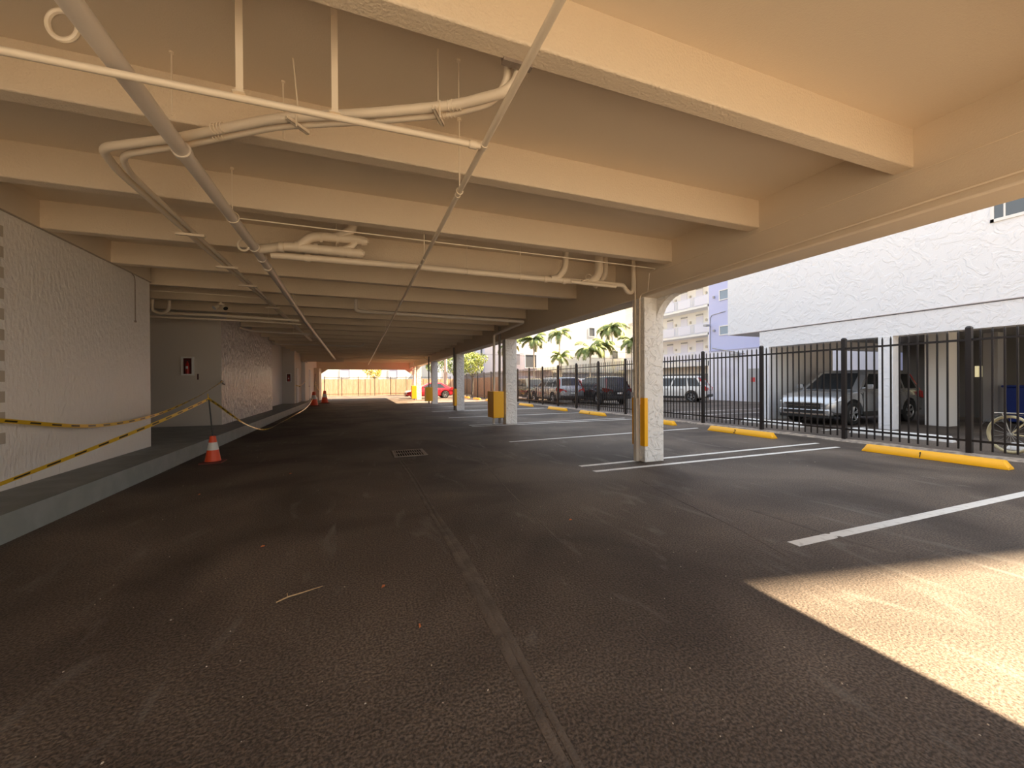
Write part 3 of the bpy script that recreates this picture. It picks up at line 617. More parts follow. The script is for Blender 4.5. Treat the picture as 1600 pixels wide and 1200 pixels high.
ribbon([(-3.54, 2.2, 1.75), (-3.47, 4.2, 1.28), (-3.45, 5.75, 1.047), (-3.45, 7.37, .835), (-3.45, 9.07, .85), (-3.46, 10.87, 1.07), (-3.48, 12.2, 1.30), (-3.55, 13.37, 1.49)], .045, 'yellow caution tape sagging along the near left wall up to the wall corner', twist=.5)
ribbon([(-3.1, 2.2, .285), (-2.9, 3.6, .46), (-2.78, 5.0, .62), (-2.62, 7, .88), (-2.52, 8.70, 1.14)], .045, 'yellow caution tape rising from the near sidewalk to the nearest cone pole', twist=.3)
ribbon([(-2.51, 8.70, 1.14), (-2.54, 9.39, .98), (-2.55, 10.28, .73), (-2.55, 11.3, .46), (-2.55, 12.8, .17), (-2.55, 14.2, .05), (-2.56, 16.2, .055), (-2.56, 18.7, .07), (-2.57, 23.8, .16), (-2.56, 27.0, .6), (-2.6, 28.5, 1.5)], .04, 'caution tape drooping to the ground from the nearest cone toward the far cones', twist=.7)
ribbon([(-3.42, 26.4, 1.34), (-3.3, 27.5, 1.30), (-3.21, 29.4, 1.6)], .05, 'short caution tape strung across the far doorway')
ribbon([(-2.59, 28.6, 1.55), (-2.5, 30.2, 1.0), (-2.35, 32.2, 1.55)], .05, 'short caution tape between the two tall far cones')
# tape knots
t = build(MB().torus((-2.515, 8.70, 1.145), (0, 0, 1), .018, .012, 16, 8).tube([(-2.515, 8.68, 1.15), (-2.52, 8.67, 1.24)], .008, 6), 'tape_knot', pm('tape_yellow', (.78, .5, .03), .35), label='yellow tape knot tied at the top of the nearest cone pole', cat='tape knot')
build(MB().torus((-3.54, 13.30, 1.48), (0, 1, 0), .03, .01, 14, 6).cyl((-3.56, 13.40, 1.44), (-3.50, 13.42, 1.40), .02, 8), 'tape_hook', RUST, label='small hook on the wall corner holding the end of the tape', cat='hook')
# drain grate
t = thing('drain_grate', 'rusty slotted storm drain grate set in the asphalt', 'drain grate', (.95, 8.28, .002))
x0, x1, y0, y1 = .63, 1.26, 7.9, 8.68
build(MB().box(x0, y0, .001, x1, y0+.05, .012).box(x0, y1-.05, .001, x1, y1, .012).box(x0, y0+.05, .001, x0+.045, y1-.05, .012).box(x1-.045, y0+.05, .001, x1, y1-.05, .012), 'frame', RUST, t)
mb = MB()
for k in range(12): x = x0+.065+k*.046; mb.box(x-.007, y0+.05, .002, x+.010, y1-.05, .012)
mb.box(x0+.045, (y0+y1)/2-.02, .002, x1-.045, (y0+y1)/2+.02, .0115)
build(mb, 'bars', RUST, t)
build(MB().box(x0+.03, y0+.03, .0005, x1-.03, y1-.03, .0018), 'pit_shade', pm('pit_shade_black', (.006, .005, .005), 1, spec=0), t)  # flat black sheet paints the shade down between the bars
# twig and litter
build(MB().tube([(-.50, 2.93, .01), (-.44, 2.965, .016), (-.36, 3.0, .012), (-.24, 3.05, .01)], [.004, .005, .004, .002], 6).tube([(-.44, 2.965, .014), (-.45, 3.01, .02)], .003, 5), 'dry_twig', pm('twig_tan', (.5, .34, .18), .8), label='small dry twig lying on the near asphalt', cat='twig')
mb = MB()
for i in range(300):
    u = random.random(); y = .75+11*u**2; x = random.uniform(-1.9, 3.4) if y < 4 else random.uniform(-2.8, 8); s = random.uniform(.0018, .0045)*(1+y*.07)
    Mt = Matrix.Translation((x, y, s*.4)) @ Matrix.Rotation(random.random()*6.28, 4, 'Z')
    mb.rings([[(-s, -s*.6, -s*.4), (s, -s*.7, -s*.4), (s*.9, s*.6, -s*.4), (-s*.8, s*.7, -s*.4)], [(-s*.6, -s*.4, s*.4), (s*.5, -s*.5, s*.5), (s*.6, s*.3, s*.3), (-s*.5, s*.5, s*.4)]] if False else [[tuple(Mt @ Vector(q)) for q in r] for r in [[(-s, -s*.6, -s*.4), (s, -s*.7, -s*.4), (s*.9, s*.6, -s*.4), (-s*.8, s*.7, -s*.4)], [(-s*.6, -s*.4, s*.4), (s*.5, -s*.5, s*.5), (s*.6, s*.3, s*.3), (-s*.5, s*.5, s*.4)]]])
build(mb, 'litter', pm('litter_tan', (.5, .42, .33), .8), label='tiny pale bits of litter and grit scattered over the asphalt', cat='litter', kind='stuff', smooth=False)
mb = MB()
for (x, y) in [(-.78, 4.0), (.15, 2.9), (.32, 2.35), (-1.0, 7.1), (-1.9, 6.2), (2.0, 3.6)]:
    a = random.random()*6; mb.rings([[(x+.02*math.cos(a), y+.02*math.sin(a), .004), (x+.006, y-.008, .006), (x-.02*math.cos(a), y-.02*math.sin(a), .004), (x-.006, y+.008, .01)], [(x+.018*math.cos(a), y+.018*math.sin(a), .009), (x+.005, y-.007, .012), (x-.018*math.cos(a), y-.018*math.sin(a), .009), (x-.005, y+.007, .015)]])
build(mb, 'dry_leaves', pm('leaf_orange', (.55, .16, .05), .7), label='few small reddish dry leaf bits on the asphalt', cat='leaves', kind='stuff')

# ================================================================== CARS
def lp(a, b, t): return a+(b-a)*t
def quad_panel(P, th, n=None):
    P = [Vector(p) for p in P]; nn = (P[1]-P[0]).cross(P[3]-P[0]).normalized() if n is None else Vector(n)
    return MB().rings([[tuple(p-nn*.004) for p in P], [tuple(p+nn*th) for p in P]])
def paint(name, col, rough=.25, metal=.35): return pm(name, col, rough, metal=metal, coat=.6)
def boolean_cut(o, cut):
    m = o.modifiers.new('cut', 'BOOLEAN'); m.object = cut; m.operation = 'DIFFERENCE'; m.solver = 'EXACT'
    dg = bpy.context.evaluated_depsgraph_get(); dg.update()
    me = bpy.data.meshes.new_from_object(o.evaluated_get(dg)); o.modifiers.clear(); mats = [s for s in o.data.materials]
    o.data = me
    if not me.materials:
        for q in mats: me.materials.append(q)
    for p in me.polygons: p.use_smooth = True
    me.set_sharp_from_angle(angle=R(32)); bpy.data.objects.remove(cut)
def make_wheel(parent, x, y, r, side, rimmat):
    wd = .22; prof = [(r*.62, -wd/2), (r*.92, -wd/2), (r, -wd*.36), (r, wd*.36), (r*.92, wd/2), (r*.62, wd/2)]
    mb = MB(); seg = 28
    mb.rings([[(x+q*math.cos(2*math.pi*k/seg), y+t, r+q*math.sin(2*math.pi*k/seg)) for k in range(seg)] for q, t in prof], False)
    mb.rings([[(x+q*math.cos(2*math.pi*k/seg), y+side*t, r+q*math.sin(2*math.pi*k/seg)) for k in range(seg)] for q, t in [(r*.64, wd*.46), (r*.6, wd*.1), (.001, wd*.08)]], False)
    w_ = build(mb, 'wheel', RUB, parent)
    mb = MB(); mb.torus((x, y+side*wd*.44, r), (0, 1, 0), r*.62, .014, 28, 8)
    for k in range(5):
        a = 2*math.pi*k/5+.3
        for da in (-.16, .16):
            p0 = Vector((x+.05*math.cos(a), y+side*wd*.38, r+.05*math.sin(a))); p1 = Vector((x+r*.62*math.cos(a+da), y+side*wd*.44, r+r*.62*math.sin(a+da)))
            mb.tube([p0, p1], [.022, .016], 6)
    mb.cyl((x, y+side*wd*.30, r), (x, y+side*wd*.44, r), .05, 14)
    build(mb, 'rim', rimmat, w_)
RIM = pm('alloy', (.55, .56, .58), .3, metal=.8)
def make_car(name, label, body, L=4.85, W=1.93, H=1.76, wb=2.98, r=.36, style='suv', badge=False, roofrails=False, tail=REDL):
    t = thing(name, label, 'car', (0, 0, 0))
    h = L/2; hw = W/2; k = H/1.76
    if style == 'suv':
        st = [(-h, .50, .86, .80), (-h+.05, .38, 1.0, .90), (-h+.3, .30, 1.10, .96), (-1.0, .27, 1.10, 1.0), (0, .27, 1.08, 1.0), (.9, .27, 1.08, 1.0), (h-1.1, .28, 1.07, .985), (h-.55, .30, 1.0, .96), (h-.2, .34, .90, .90), (h-.05, .40, .78, .80), (h, .48, .68, .73)]
        g = dict(xr=-h+.12, xf=h-1.15, xrr=-h+.42, xfr=h-1.98, zb=1.05, zt=H, wb=.92, wt=.72)
    elif style == 'wagon':
        st = [(-h, .48, .84, .82), (-h+.05, .36, .98, .90), (-h+.3, .28, 1.05, .96), (-1.0, .26, 1.06, 1.0), (0, .26, 1.05, 1.0), (.9, .26, 1.03, 1.0), (h-1.1, .28, 1.0, .985), (h-.55, .30, .94, .96), (h-.2, .34, .84, .90), (h-.05, .40, .74, .80), (h, .48, .66, .73)]
        g = dict(xr=-h+.10, xf=h-1.1, xrr=-h+.62, xfr=h-1.9, zb=1.0, zt=H, wb=.93, wt=.74)
    else:
        st = [(-h, .46, .80, .78), (-h+.06, .34, .96, .88), (-h+.4, .26, 1.0, .95), (-1.0, .22, .97, 1.0), (0, .22, .94, 1.0), (.9, .22, .92, 1.0), (h-1.1, .23, .88, .98), (h-.5, .25, .78, .94), (h-.2, .28, .68, .88), (h-.05, .32, .60, .78), (h, .40, .54, .72)]
        g = dict(xr=-h+.25, xf=h-1.0, xrr=-h+1.15, xfr=h-2.15, zb=.90, zt=H, wb=.92, wt=.66)
    rings = []
    for x, zb, zt, s in st:
        w_ = hw*s; d = zt-zb
        half = [(0, zb), (w_*.86, zb), (w_*.975, zb+.07), (w_*.99, zb+.25*d), (w_, zb+.55*d), (w_*.985, zt-.16*d), (w_*.94, zt-.03), (w_*.80, zt+.012), (w_*.4, zt+.03), (0, zt+.035)]
        rings.append([(x, y, z) for y, z in half]+[(x, -y, z) for y, z in half[-2:0:-1]])
    mb = MB().rings(rings)
    body_o = build(mb, 'body', body, t, ang=32)
    wx = [wb/2+.02, -wb/2+.02]
    cut = MB()
    for x in wx:
        for s in (-1, 1): cut.cyl((x, s*(hw-.30), r+.02), (x, s*(hw+.2), r+.02), r+.075, 28)
    boolean_cut(body_o, build(cut, 'cutter', BLACKP, None, local=True))
    # greenhouse
    def gp(tt): return lp(g['xr'], g['xrr'], tt), lp(g['xf'], g['xfr'], tt), hw*lp(g['wb'], g['wt'], tt), lp(g['zb'], g['zt']-.06, tt)
    def gring(tt, inset=0, dz=0):
        a, b, y, z = gp(tt); c = .10; a += inset; b -= inset; y -= inset; z += dz
        return [(a+c, y, z), (b-c, y, z), (b, y-c*1.4, z), (b+.03, 0, z), (b, -y+c*1.4, z), (b-c, -y, z), (a+c, -y, z), (a, -y+c*1.4, z), (a-.03, 0, z), (a, y-c*1.4, z)]
    build(MB().rings([gring(-.05), gring(.3), gring(.65), gring(1), gring(1, .08, .04), gring(1, .3, .058)]), 'cabin', body, t, ang=30)
    def side(a, b, t0, t1, s):   # a,b as fractions from rear to front along the cabin
        P = []
        for (u, tt) in [(a, t0), (b, t0), (b, t1), (a, t1)]:
            x0, x1, y, z = gp(tt); P.append((lp(x0+.1, x1-.1, u), s*y, z))
        n = Vector((0, s, .32)).normalized()
        return quad_panel(P, .008, n)
    spans = {'suv': [(.05, .25), (.29, .60), (.64, .95)], 'wagon': [(.05, .28), (.31, .60), (.64, .95)], 'sedan': [(.14, .50), (.54, .93)]}[style]
    for s in (-1, 1):
        for a, b in spans: build(side(a, b, .12, .86, s), 'side_window', GLASS, t, smooth=False)
    def endglass(front, t0=.1, t1=.9):
        P = []
        for (v, tt) in [(-1, t0), (1, t0), (1, t1), (-1, t1)]:
            x0, x1, y, z = gp(tt); x = (x1 if front else x0) ; P.append((x+(.0 if front else 0), v*(y-.17), z))
        dx = gp(1)[1 if front else 0]-gp(0)[1 if front else 0]; dz = gp(1)[3]-gp(0)[3]
        n = Vector((dz, 0, -dx)).normalized() if front else Vector((-dz, 0, dx)).normalized()
        P = [Vector(p) for p in P]
        m1 = [(P[0]+P[1])/2+Vector((.032 if front else -.032, 0, 0)), (P[2]+P[3])/2+Vector((.032 if front else -.032, 0, 0))]
        mb = MB(); mb.rings([[tuple(q-n*.002) for q in (P[0], m1[0], P[1], P[2], m1[1], P[3])], [tuple(q+n*.010) for q in (P[0], m1[0], P[1], P[2], m1[1], P[3])]])
        return mb
    build(endglass(True), 'windshield', GLASS, t, smooth=False)
    build(endglass(False, .22, .92), 'rear_window', GLASS, t, smooth=False)
    z0 = st[0][1]; zf = st[-1][2]
    # front
    F0 = h
    gr = build(MB().box(F0-.10, -.46*hw*1.2, zf-.06*k-.12, F0+.012, .46*hw*1.2, zf+.02, ), 'grille', BLACKP, t, bevel=.01)
    build(MB().box(F0, -.62, zf-.015, F0+.025, .62, zf+.012).box(F0, -.5, zf-.09, F0+.022, .5, zf-.07), 'grille_bar', CHROME, gr)
    if badge:
        bx = F0+.025; bz = zf-.035
        build(MB().box(bx, -.055, bz-.055, bx+.012, -.035, bz+.055).box(bx, .035, bz-.055, bx+.012, .055, bz+.055).box(bx, -.04, bz-.01, bx+.012, .04, bz+.01), 'badge', CHROME, gr)
    for s in (-1, 1):
        z1 = zf+.07
        build(MB().rings([[(F0-.10, s*.50, z1-.02), (F0-.14, s*.50, z1+.07), (F0-.48, s*(hw*.90), z1+.17), (F0-.42, s*(hw*.93), z1+.05), (F0-.18, s*(hw*.82), z1-.03)],
                          [(F0+.0, s*.50, z1-.03), (F0-.06, s*.50, z1+.06), (F0-.44, s*(hw*.955), z1+.16), (F0-.36, s*(hw*.975), z1+.04), (F0-.08, s*(hw*.86), z1-.04)]]), 'headlight', LAMPG, t)
        build(MB().cyl((F0-.12, s*.72, .46), (F0-.015, s*.72, .46), .055, 16), 'fog_light', LAMPG, t)
        build(MB().tube([(h-1.45, s*(hw*.9), g['zb']+.10), (h-1.5, s*(hw+.05), g['zb']+.12)], .03, 8).cbox((h-1.5, s*(hw+.10), g['zb']+.15), (.09, .2, .15)), 'mirror', body, t, bevel=.03)
    build(MB().box(F0-.2, -.82*hw, .30, F0+.010, .82*hw, .50), 'front_bumper', body, t, bevel=.03)
    build(MB().box(F0-.1, -.62, .37, F0+.016, .62, .47), 'lower_intake', BLACKP, t, bevel=.01); build(MB().box(F0-.25, -.8*hw, .22, F0+.005, .8*hw, .33), 'lower_lip', BLACKP, t, bevel=.02)
    build(MB().box(F0-.02, -.70, .33, F0+.022, .70, .355), 'bumper_trim', CHROME, t)
    # rear
    B0 = -h
    build(MB().box(B0-.012, -.86*hw, z0-.14, B0+.25, .86*hw, z0+.06), 'rear_bumper', BLACKP if style != 'sedan' else body, t, bevel=.03)
    build(MB().box(B0-.014, -.17, z0+.17, B0+.04, .17, z0+.27), 'license_plate', PLATE, t)
    for s in (-1, 1):
        zt = st[1][2]
        build(MB().rings([[(B0-.008, s*.44, zt-.20), (B0-.008, s*.46, zt-.10), (B0+.015, s*(hw*.90), zt+.02), (B0+.03, s*(hw*.93), zt-.22)],
                          [(B0+.12, s*.46, zt-.20), (B0+.12, s*.48, zt-.10), (B0+.42, s*(hw*1.0), zt+.05), (B0+.38, s*(hw*.995), zt-.16)]]), 'taillight', tail, t)
        if style != 'sedan': build(MB().rings([[(B0+.10, s*(hw*.905), zt+.0), (B0+.30, s*(hw*.93), zt), (B0+.30, s*(hw*.93), zt+.02), (B0+.10, s*(hw*.9), zt+.02)], [(g['xrr']-.10, s*(hw*.71), g['zt']-.18), (g['xrr']+.06, s*(hw*.765), g['zt']-.18), (g['xrr']+.06, s*(hw*.755), g['zt']-.14), (g['xrr']-.09, s*(hw*.7), g['zt']-.14)]]), 'tail_strip', tail, t)
        for x in (.15, -.85): build(MB().box(x-.1, s*hw*.985, g['zb']-.12, x+.1, s*(hw*.985+.03*1), g['zb']-.085) if s > 0 else MB().box(x-.1, -hw*.985-.03, g['zb']-.12, x+.1, -hw*.985, g['zb']-.085), 'door_handle', body if style == 'sedan' else CHROME, t, bevel=.01)
        for x in (h-1.35, .12, -.92): build(MB().box(x-.004, s*hw*.972 if s > 0 else s*(hw*1.003), .36, x+.004, s*(hw*1.003) if s > 0 else s*hw*.972, g['zb']-.03), 'door_seam', BLACKP, t)
        if style != 'sedan': build(MB().box(-wb/2+r+.1, s*hw*.9 if s > 0 else -hw-.006, .27, wb/2-r-.08, hw+.006 if s > 0 else -hw*.9, .42), 'sill_cladding', BLACKP, t, bevel=.02)
        if roofrails: build(MB().tube([(g['xrr']+.2, s*hw*.64, H-.02), (g['xrr']+.3, s*hw*.64, H+.04), (g['xfr']-.3, s*hw*.64, H+.04), (g['xfr']-.15, s*hw*.64, H-.02)], .015, 8), 'roof_rail', BLACKP, t)
        for x in wx: make_wheel(t, x, s*(hw-.13), r, s, RIM)
    build(MB().box(wx[1]-.5, -hw+.32, .26, wx[0]+.5, hw-.32, .6), 'underbody', BLACKP, t)
    return t
SILV = paint('silver_paint', (.52, .54, .57), .25, .7); WPT = paint('white_car_paint', (.84, .82, .78), .25, 0); RPT = paint('red_car_paint', (.60, .02, .035), .25, .1)
DPT = paint('black_car_paint', (.02, .022, .026), .15, .3); GPT = paint('taupe_car_paint', (.30, .29, .24), .15, .7)
c = make_car('suv', 'silver SUV parked nose-out in the carport behind the iron fence', SILV, badge=True); c.location = (15.92, 8.84, 0); c.rotation_euler.z = R(180)
c = make_car('suv', 'white SUV parked sideways before the lavender wall', WPT, style='wagon', L=5.0, H=1.80, roofrails=True); c.location = (21.1, 22.9, 0); c.rotation_euler.z = R(122)
c = make_car('suv', 'silver SUV seen from behind with red taillights through the fence', SILV, roofrails=True); c.location = (12.72, 24.95, 0); c.rotation_euler.z = R(90)
c = make_car('suv', 'black SUV seen from behind, just left of the nearest column', DPT, tail=pm('dark_tail', (.12, .01, .01), .2)); c.location = (14.85, 22.95, 0); c.rotation_euler.z = R(90)
c = make_car('suv', 'taupe SUV facing the camera beside the silver one behind the fence', GPT); c.location = (13.15, 30.0, 0); c.rotation_euler.z = R(-90)
c = make_car('suv', 'white car parked beyond the silver and black SUVs', WPT, style='wagon', H=1.7); c.location = (16.4, 28.4, 0); c.rotation_euler.z = R(90)
c = make_car('sedan', 'red car parked in the sun behind the far columns', RPT, L=4.5, W=1.8, H=1.5, wb=2.7, r=.34, style='sedan'); c.location = (6.25, 38.2, 0); c.rotation_euler.z = R(180)

# ================================================================== BICYCLE, BIN, SCRAPS BEHIND THE FENCE
t = thing('bicycle', 'bicycle with cream tyres and a rear rack behind the iron fence', 'bicycle', (11.6, 3.5, 0))
CRM = pm('cream_tyre', (.62, .55, .34), .5); BKM = pm('bike_frame_silver', (.5, .5, .48), .3, metal=.5)
def wheel_b(c):
    w_ = build(MB().torus(c, (.95, -.3, 0), .335, .028, 40, 8), 'wheel', CRM, t); mb = MB()
    ax = Vector((.95, -.3, 0)).normalized(); u = Vector((0, 0, 1)); v = ax.cross(u)
    for k in range(14):
        a = 2*math.pi*k/14; mb.cyl(Vector(c), Vector(c)+(u*math.cos(a)+v*math.sin(a))*.32, .003, 5)
    mb.cyl(Vector(c)-ax*.04, Vector(c)+ax*.04, .03, 10); build(mb, 'spokes', BKM, w_)
w1 = Vector((11.45, 3.72, .365)); dr = Vector((.30, -.95, 0)).normalized(); w2 = w1+dr*1.1
wheel_b(w1); wheel_b(w2)
bb = w1+dr*.45+Vector((0, 0, -.05)); seat = w1+dr*.30+Vector((0, 0, .48)); hd = w1+dr*.95+Vector((0, 0, .45))
build(MB().tube([w1, bb], .014, 8).tube([bb, seat], .018, 8).tube([w1, seat-Vector((0, 0, .08))], .012, 8).tube([seat-Vector((0, 0, .06)), hd], .018, 8).tube([bb, hd-Vector((0, 0, .1))], .02, 8).tube([hd+Vector((0, 0, .1)), hd, w2], .018, 8), 'frame', pm('bike_frame_cream', (.7, .62, .38), .35), t)
build(MB().tube([seat, seat+Vector((0, 0, .1))], .012, 8).rings([[tuple(seat+dr*a+Vector((-dr.y, dr.x, 0))*b+Vector((0, 0, .1+c_))) for a, b in ((-.14, -.08), (-.14, .08), (.14, .02), (.14, -.02))] for c_ in (0, .05)]), 'saddle', BLACKP, t)
build(MB().tube([hd+Vector((0, 0, .1)), hd+Vector((0, 0, .2)), hd+Vector((.3, .05, .22))], .012, 8).tube([hd+Vector((0, 0, .2)), hd+Vector((-.28, -.1, .22))], .012, 8), 'handlebar', BKM, t)
sd_ = Vector((-dr.y, dr.x, 0))
mb = MB()
for s in (-.05, .05): mb.tube([w1-dr*.22+sd_*s+Vector((0, 0, .40)), w1+dr*.24+sd_*s+Vector((0, 0, .40))], .007, 6).tube([w1+sd_*s, w1-dr*.1+sd_*s+Vector((0, 0, .40))], .006, 6)
for q in (-.22, -.1, .05, .2): mb.tube([w1+dr*q-sd_*.05+Vector((0, 0, .40)), w1+dr*q+sd_*.05+Vector((0, 0, .40))], .006, 6)
build(mb, 'rear_rack', BKM, t)
mb = MB(); rgs = []
for k in range(15):
    a = R(20+k*12); e = -dr*math.cos(a)+Vector((0, 0, math.sin(a)))
    rgs.append([tuple(w1+e*.385+sd_*.04), tuple(w1+e*.395), tuple(w1+e*.385-sd_*.04), tuple(w1+e*.38)])
mb.rings(rgs); build(mb, 'fender', pm('fender_black', (.03, .03, .035), .2), t)
t = thing('wheeled_bin', 'blue bin in the dark back of the carport', 'bin', (19.2, 5.95, 0))
build(MB().rings([[(18.95, 5.7, .08), (19.45, 5.7, .08), (19.45, 6.2, .08), (18.95, 6.2, .08)], [(18.9, 5.6, 1.15), (19.55, 5.6, 1.15), (19.55, 6.3, 1.15), (18.9, 6.3, 1.15)]]), 'body', BLUE, t, bevel=.02)
build(MB().box(18.86, 5.57, 1.15, 19.6, 6.33, 1.22), 'lid', BLUE, t, bevel=.02)
build(MB().cyl((19.45, 5.62, .1), (19.45, 5.7, .1), .1, 16).cyl((19.45, 6.2, .1), (19.45, 6.28, .1), .1, 16), 'wheel', RUB, t)

# ================================================================== PALMS, TREES
def palm(label, x, y, h, cr, nf=15, lean=(0, 0), seed=0, tr=.075):
    rnd = random.Random(seed); t = thing('palm_tree', label, 'palm tree', (x, y, 0), 'palms beyond the parked cars')
    top = Vector((x+lean[0], y+lean[1], h)); b = Vector((x, y, 0))
    build(MB().tube([b, b.lerp(top, .35)+Vector((lean[0]*-.12, 0, 0)), b.lerp(top, .7)+Vector((lean[0]*-.08, 0, 0)), top], [tr*1.5, tr, tr*.85, tr*.8], 10), 'trunk', TRUNK, t)
    build(MB().tube([top-Vector((0, 0, .1)), top+Vector((0, 0, .25)), top+Vector((0, 0, .45))], [tr*.9, tr*1.0, tr*.4], 10), 'crownshaft', pm('crownshaft_green', (.22, .27, .09), .5), t)
    c0 = top+Vector((0, 0, .35)); mb = MB()
    for i in range(nf):
        az = i*2.399+rnd.random()*.5; el = R(rnd.uniform(5, 70) if i % 3 else rnd.uniform(-10, 25)); ln = cr*rnd.uniform(.85, 1.12)
        d = Vector((math.cos(az), math.sin(az), 0)); side = Vector((-d.y, d.x, 0)); pts = []
        n = 13
        for k in range(n+1):
            s = k/n; ang = el - s*s*R(95) - s*R(15)
            pts.append((pts[-1] if pts else c0)+(d*math.cos(ang)+Vector((0, 0, math.sin(ang))))*(ln/n if k else 0))
        mb.tube(pts, [.022*(1-.8*k/n) for k in range(n+1)], 4)
        for k in range(1, n):
            for q in (0, .5):
                s = (k+q)/n; p = pts[k].lerp(pts[k+1], q); tg = (pts[k+1]-pts[k]).normalized(); ll = cr*.36*math.sin(math.pi*min(1, s*.85+.12))**.7
                for sg in (-1, 1):
                    dv = (side*sg*.75+tg*.55+Vector((0, 0, -.35-.25*s+rnd.uniform(-.1, .1)))).normalized(); wv = tg*.022*cr
                    e = p+dv*ll*.6; f = p+dv*ll+Vector((0, 0, -.10*ll))
                    o = len(mb.v); mb.v += [tuple(p-wv), tuple(p+wv), tuple(e+wv*.8), tuple(f), tuple(e-wv*.8)]; mb.f += [(o, o+1, o+2, o+3, o+4)]
    build(mb, 'fronds', LEAF, t, smooth=False, kind=None)
    return t
palm('tall slim palm whose crown touches the girder edge', 17.75, 34.00, 5.71, 1.53, 14, (.1, 0), 1, .06)
palm('palm with a yellow-green crown beside the second column', 14.81, 33.20, 4.89, 1.60, 16, (.0, 0), 2)
palm('palm crown half hidden behind the second column', 13.75, 37.00, 4.87, 1.64, 14, (.1, 0), 3)
palm('short palm standing below the tall slim one', 18.00, 34.00, 3.46, 1.33, 13, (0, 0), 4)
palm('broad bushy palm in the middle of the palms', 21.39, 34.50, 4.39, 2.01, 20, (.15, 0), 5)
palm('tallest palm next to the nearest column', 26.68, 38.00, 7.06, 2.20, 20, (-.2, 0), 6, .06)
palm('lower palm leaning out beneath the tallest palm', 23.68, 35.00, 4.90, 1.63, 15, (-.1, .2), 7, .06)
palm('palm partly hidden by the nearest column', 25.19, 33.00, 5.03, 1.65, 16, (.15, 0), 8, .06)
def leafy(label, x, y, h, r_, n, mat, seed, z0=None, tr=.12):
    rnd = random.Random(seed); t = thing('leafy_tree', label, 'tree', (x, y, 0), 'leafy trees at the far end')
    mb = MB().tube([(x, y, 0), (x+.1, y, h*.5), (x, y, h*.8)], [tr, tr*.7, tr*.4], 8)
    for k in range(5): a = k*1.3; mb.tube([(x+.05, y, h*.5), (x+r_*.6*math.cos(a), y+r_*.6*math.sin(a), h*.85)], [tr*.4, tr*.15], 6)
    build(mb, 'trunk', TRUNK, t)
    mb = MB()
    for i in range(n):
        a = rnd.random()*6.283; b = rnd.uniform(-1, 1); q = r_*rnd.uniform(.45, 1)**.5*(1+.25*math.sin(3*a+seed)+.2*math.sin(5*b)); p = Vector((x+q*math.cos(a)*math.sqrt(1-b*b), y+q*math.sin(a)*math.sqrt(1-b*b), h+q*b*.8)); s = rnd.uniform(.07, .14)
        m3 = Euler((rnd.random()*6, rnd.random()*6, rnd.random()*6)).to_matrix(); o = len(mb.v)
        mb.v += [tuple(p+m3 @ Vector(v)*s) for v in ((-1, 0, 0), (0, -.5, .1), (1, 0, 0), (0, .5, .1))]; mb.f.append((o, o+1, o+2, o+3))
    build(mb, 'foliage', mat, t, smooth=False)
leafy('yellow-green leafy tree right of the third column', 12.4, 45.5, 3.9, 1.5, 2200, LEAFY, 1)
leafy('green tree left of the pale pole, beyond the red car', 8.6, 49, 4.2, 1.5, 1600, pm('tree_leaf_green', (.12, .19, .05), .6, (.25, .3, .08), 3), 2)
leafy('green tree right of the pale pole, beyond the red car', 12.6, 55, 4.1, 1.6, 1600, MATS['tree_leaf_green'], 3)
leafy('small yellow tree beyond the far end fence', 1.9, 56, 3.0, 1.1, 900, pm('tree_leaf_yellow', (.6, .5, .12), .6), 4)
t = thing('utility_pole', 'pale pinkish utility pole beyond the red car', 'utility pole', (9.5, 46.5, 0))
build(MB().tube([(9.5, 46.5, 0), (9.5, 46.5, 7.5)], [.2, .16], 14), 'shaft', pm('pole_pale', (.62, .45, .36), .7), t)
build(MB().tube([(9.25, 46.4, 0), (9.25, 46.4, 2.4), (9.3, 46.4, 2.7), (9.4, 46.4, 2.75)], .06, 10), 'riser_pipe', PIPE, t)
build(MB().box(9.0, 46.3, 6.6, 10.0, 46.4, 6.75), 'crossarm', pm('pole_arm', (.4, .28, .2), .7), t)
def wire(a, b, sag, label):
    a = Vector(a); b = Vector(b); P = [a.lerp(b, i/24)-Vector((0, 0, sag*4*(i/24)*(1-i/24))) for i in range(25)]
    build(MB().tube(P, .016, 6), 'overhead_wire', BLACKP, label=label, cat='wire', group='overhead wires behind the palms')
wire((9.5, 46.25, 6.7), (32.98, 38.65, 4.9), .5, 'upper thin overhead wire passing behind the palm crowns')
wire((9.5, 46.25, 4.9), (32.98, 38.65, 4.05), .06, 'lower thin overhead wire passing in front of the white building')

# ================================================================== BUILDINGS BEYOND
def window(parent, plane, c, a0, a1, z0, z1, n=1, frame=WHT, glass=WGLASS, name='window'):
    # plane 'x': wall faces -X at x=c, a is Y ; plane 'y': wall faces -Y at y=c, a is X
    f = .07
    def bx(mb, u0, u1, w0, w1, d0, d1):
        return mb.box(c-d1, u0, w0, c-d0, u1, w1) if plane == 'x' else mb.box(u0, c-d1, w0, u1, c-d0, w1)
    mb = MB(); bx(mb, a0, a1, z0-f, z0, 0, .06); bx(mb, a0, a1, z1, z1+f, 0, .06); bx(mb, a0-f, a0, z0-f, z1+f, 0, .06); bx(mb, a1, a1+f, z0-f, z1+f, 0, .06)
    for k in range(1, n+1 if n > 1 else 1): u = lp(a0, a1, k/(n+1)) if n > 1 else 0; bx(mb, u-.02, u+.02, z0, z1, 0, .04)
    w_ = build(mb, name, frame, parent); build(bx(MB(), a0, a1, z0, z1, 0, .02), 'pane', glass, w_); return w_
DGL = pm('dark_glass', (.12, .13, .14), .3)
t = thing('lavender_building', 'lavender apartment wall rising between the balconies and the white stucco building', 'building', (25, 5, 0))
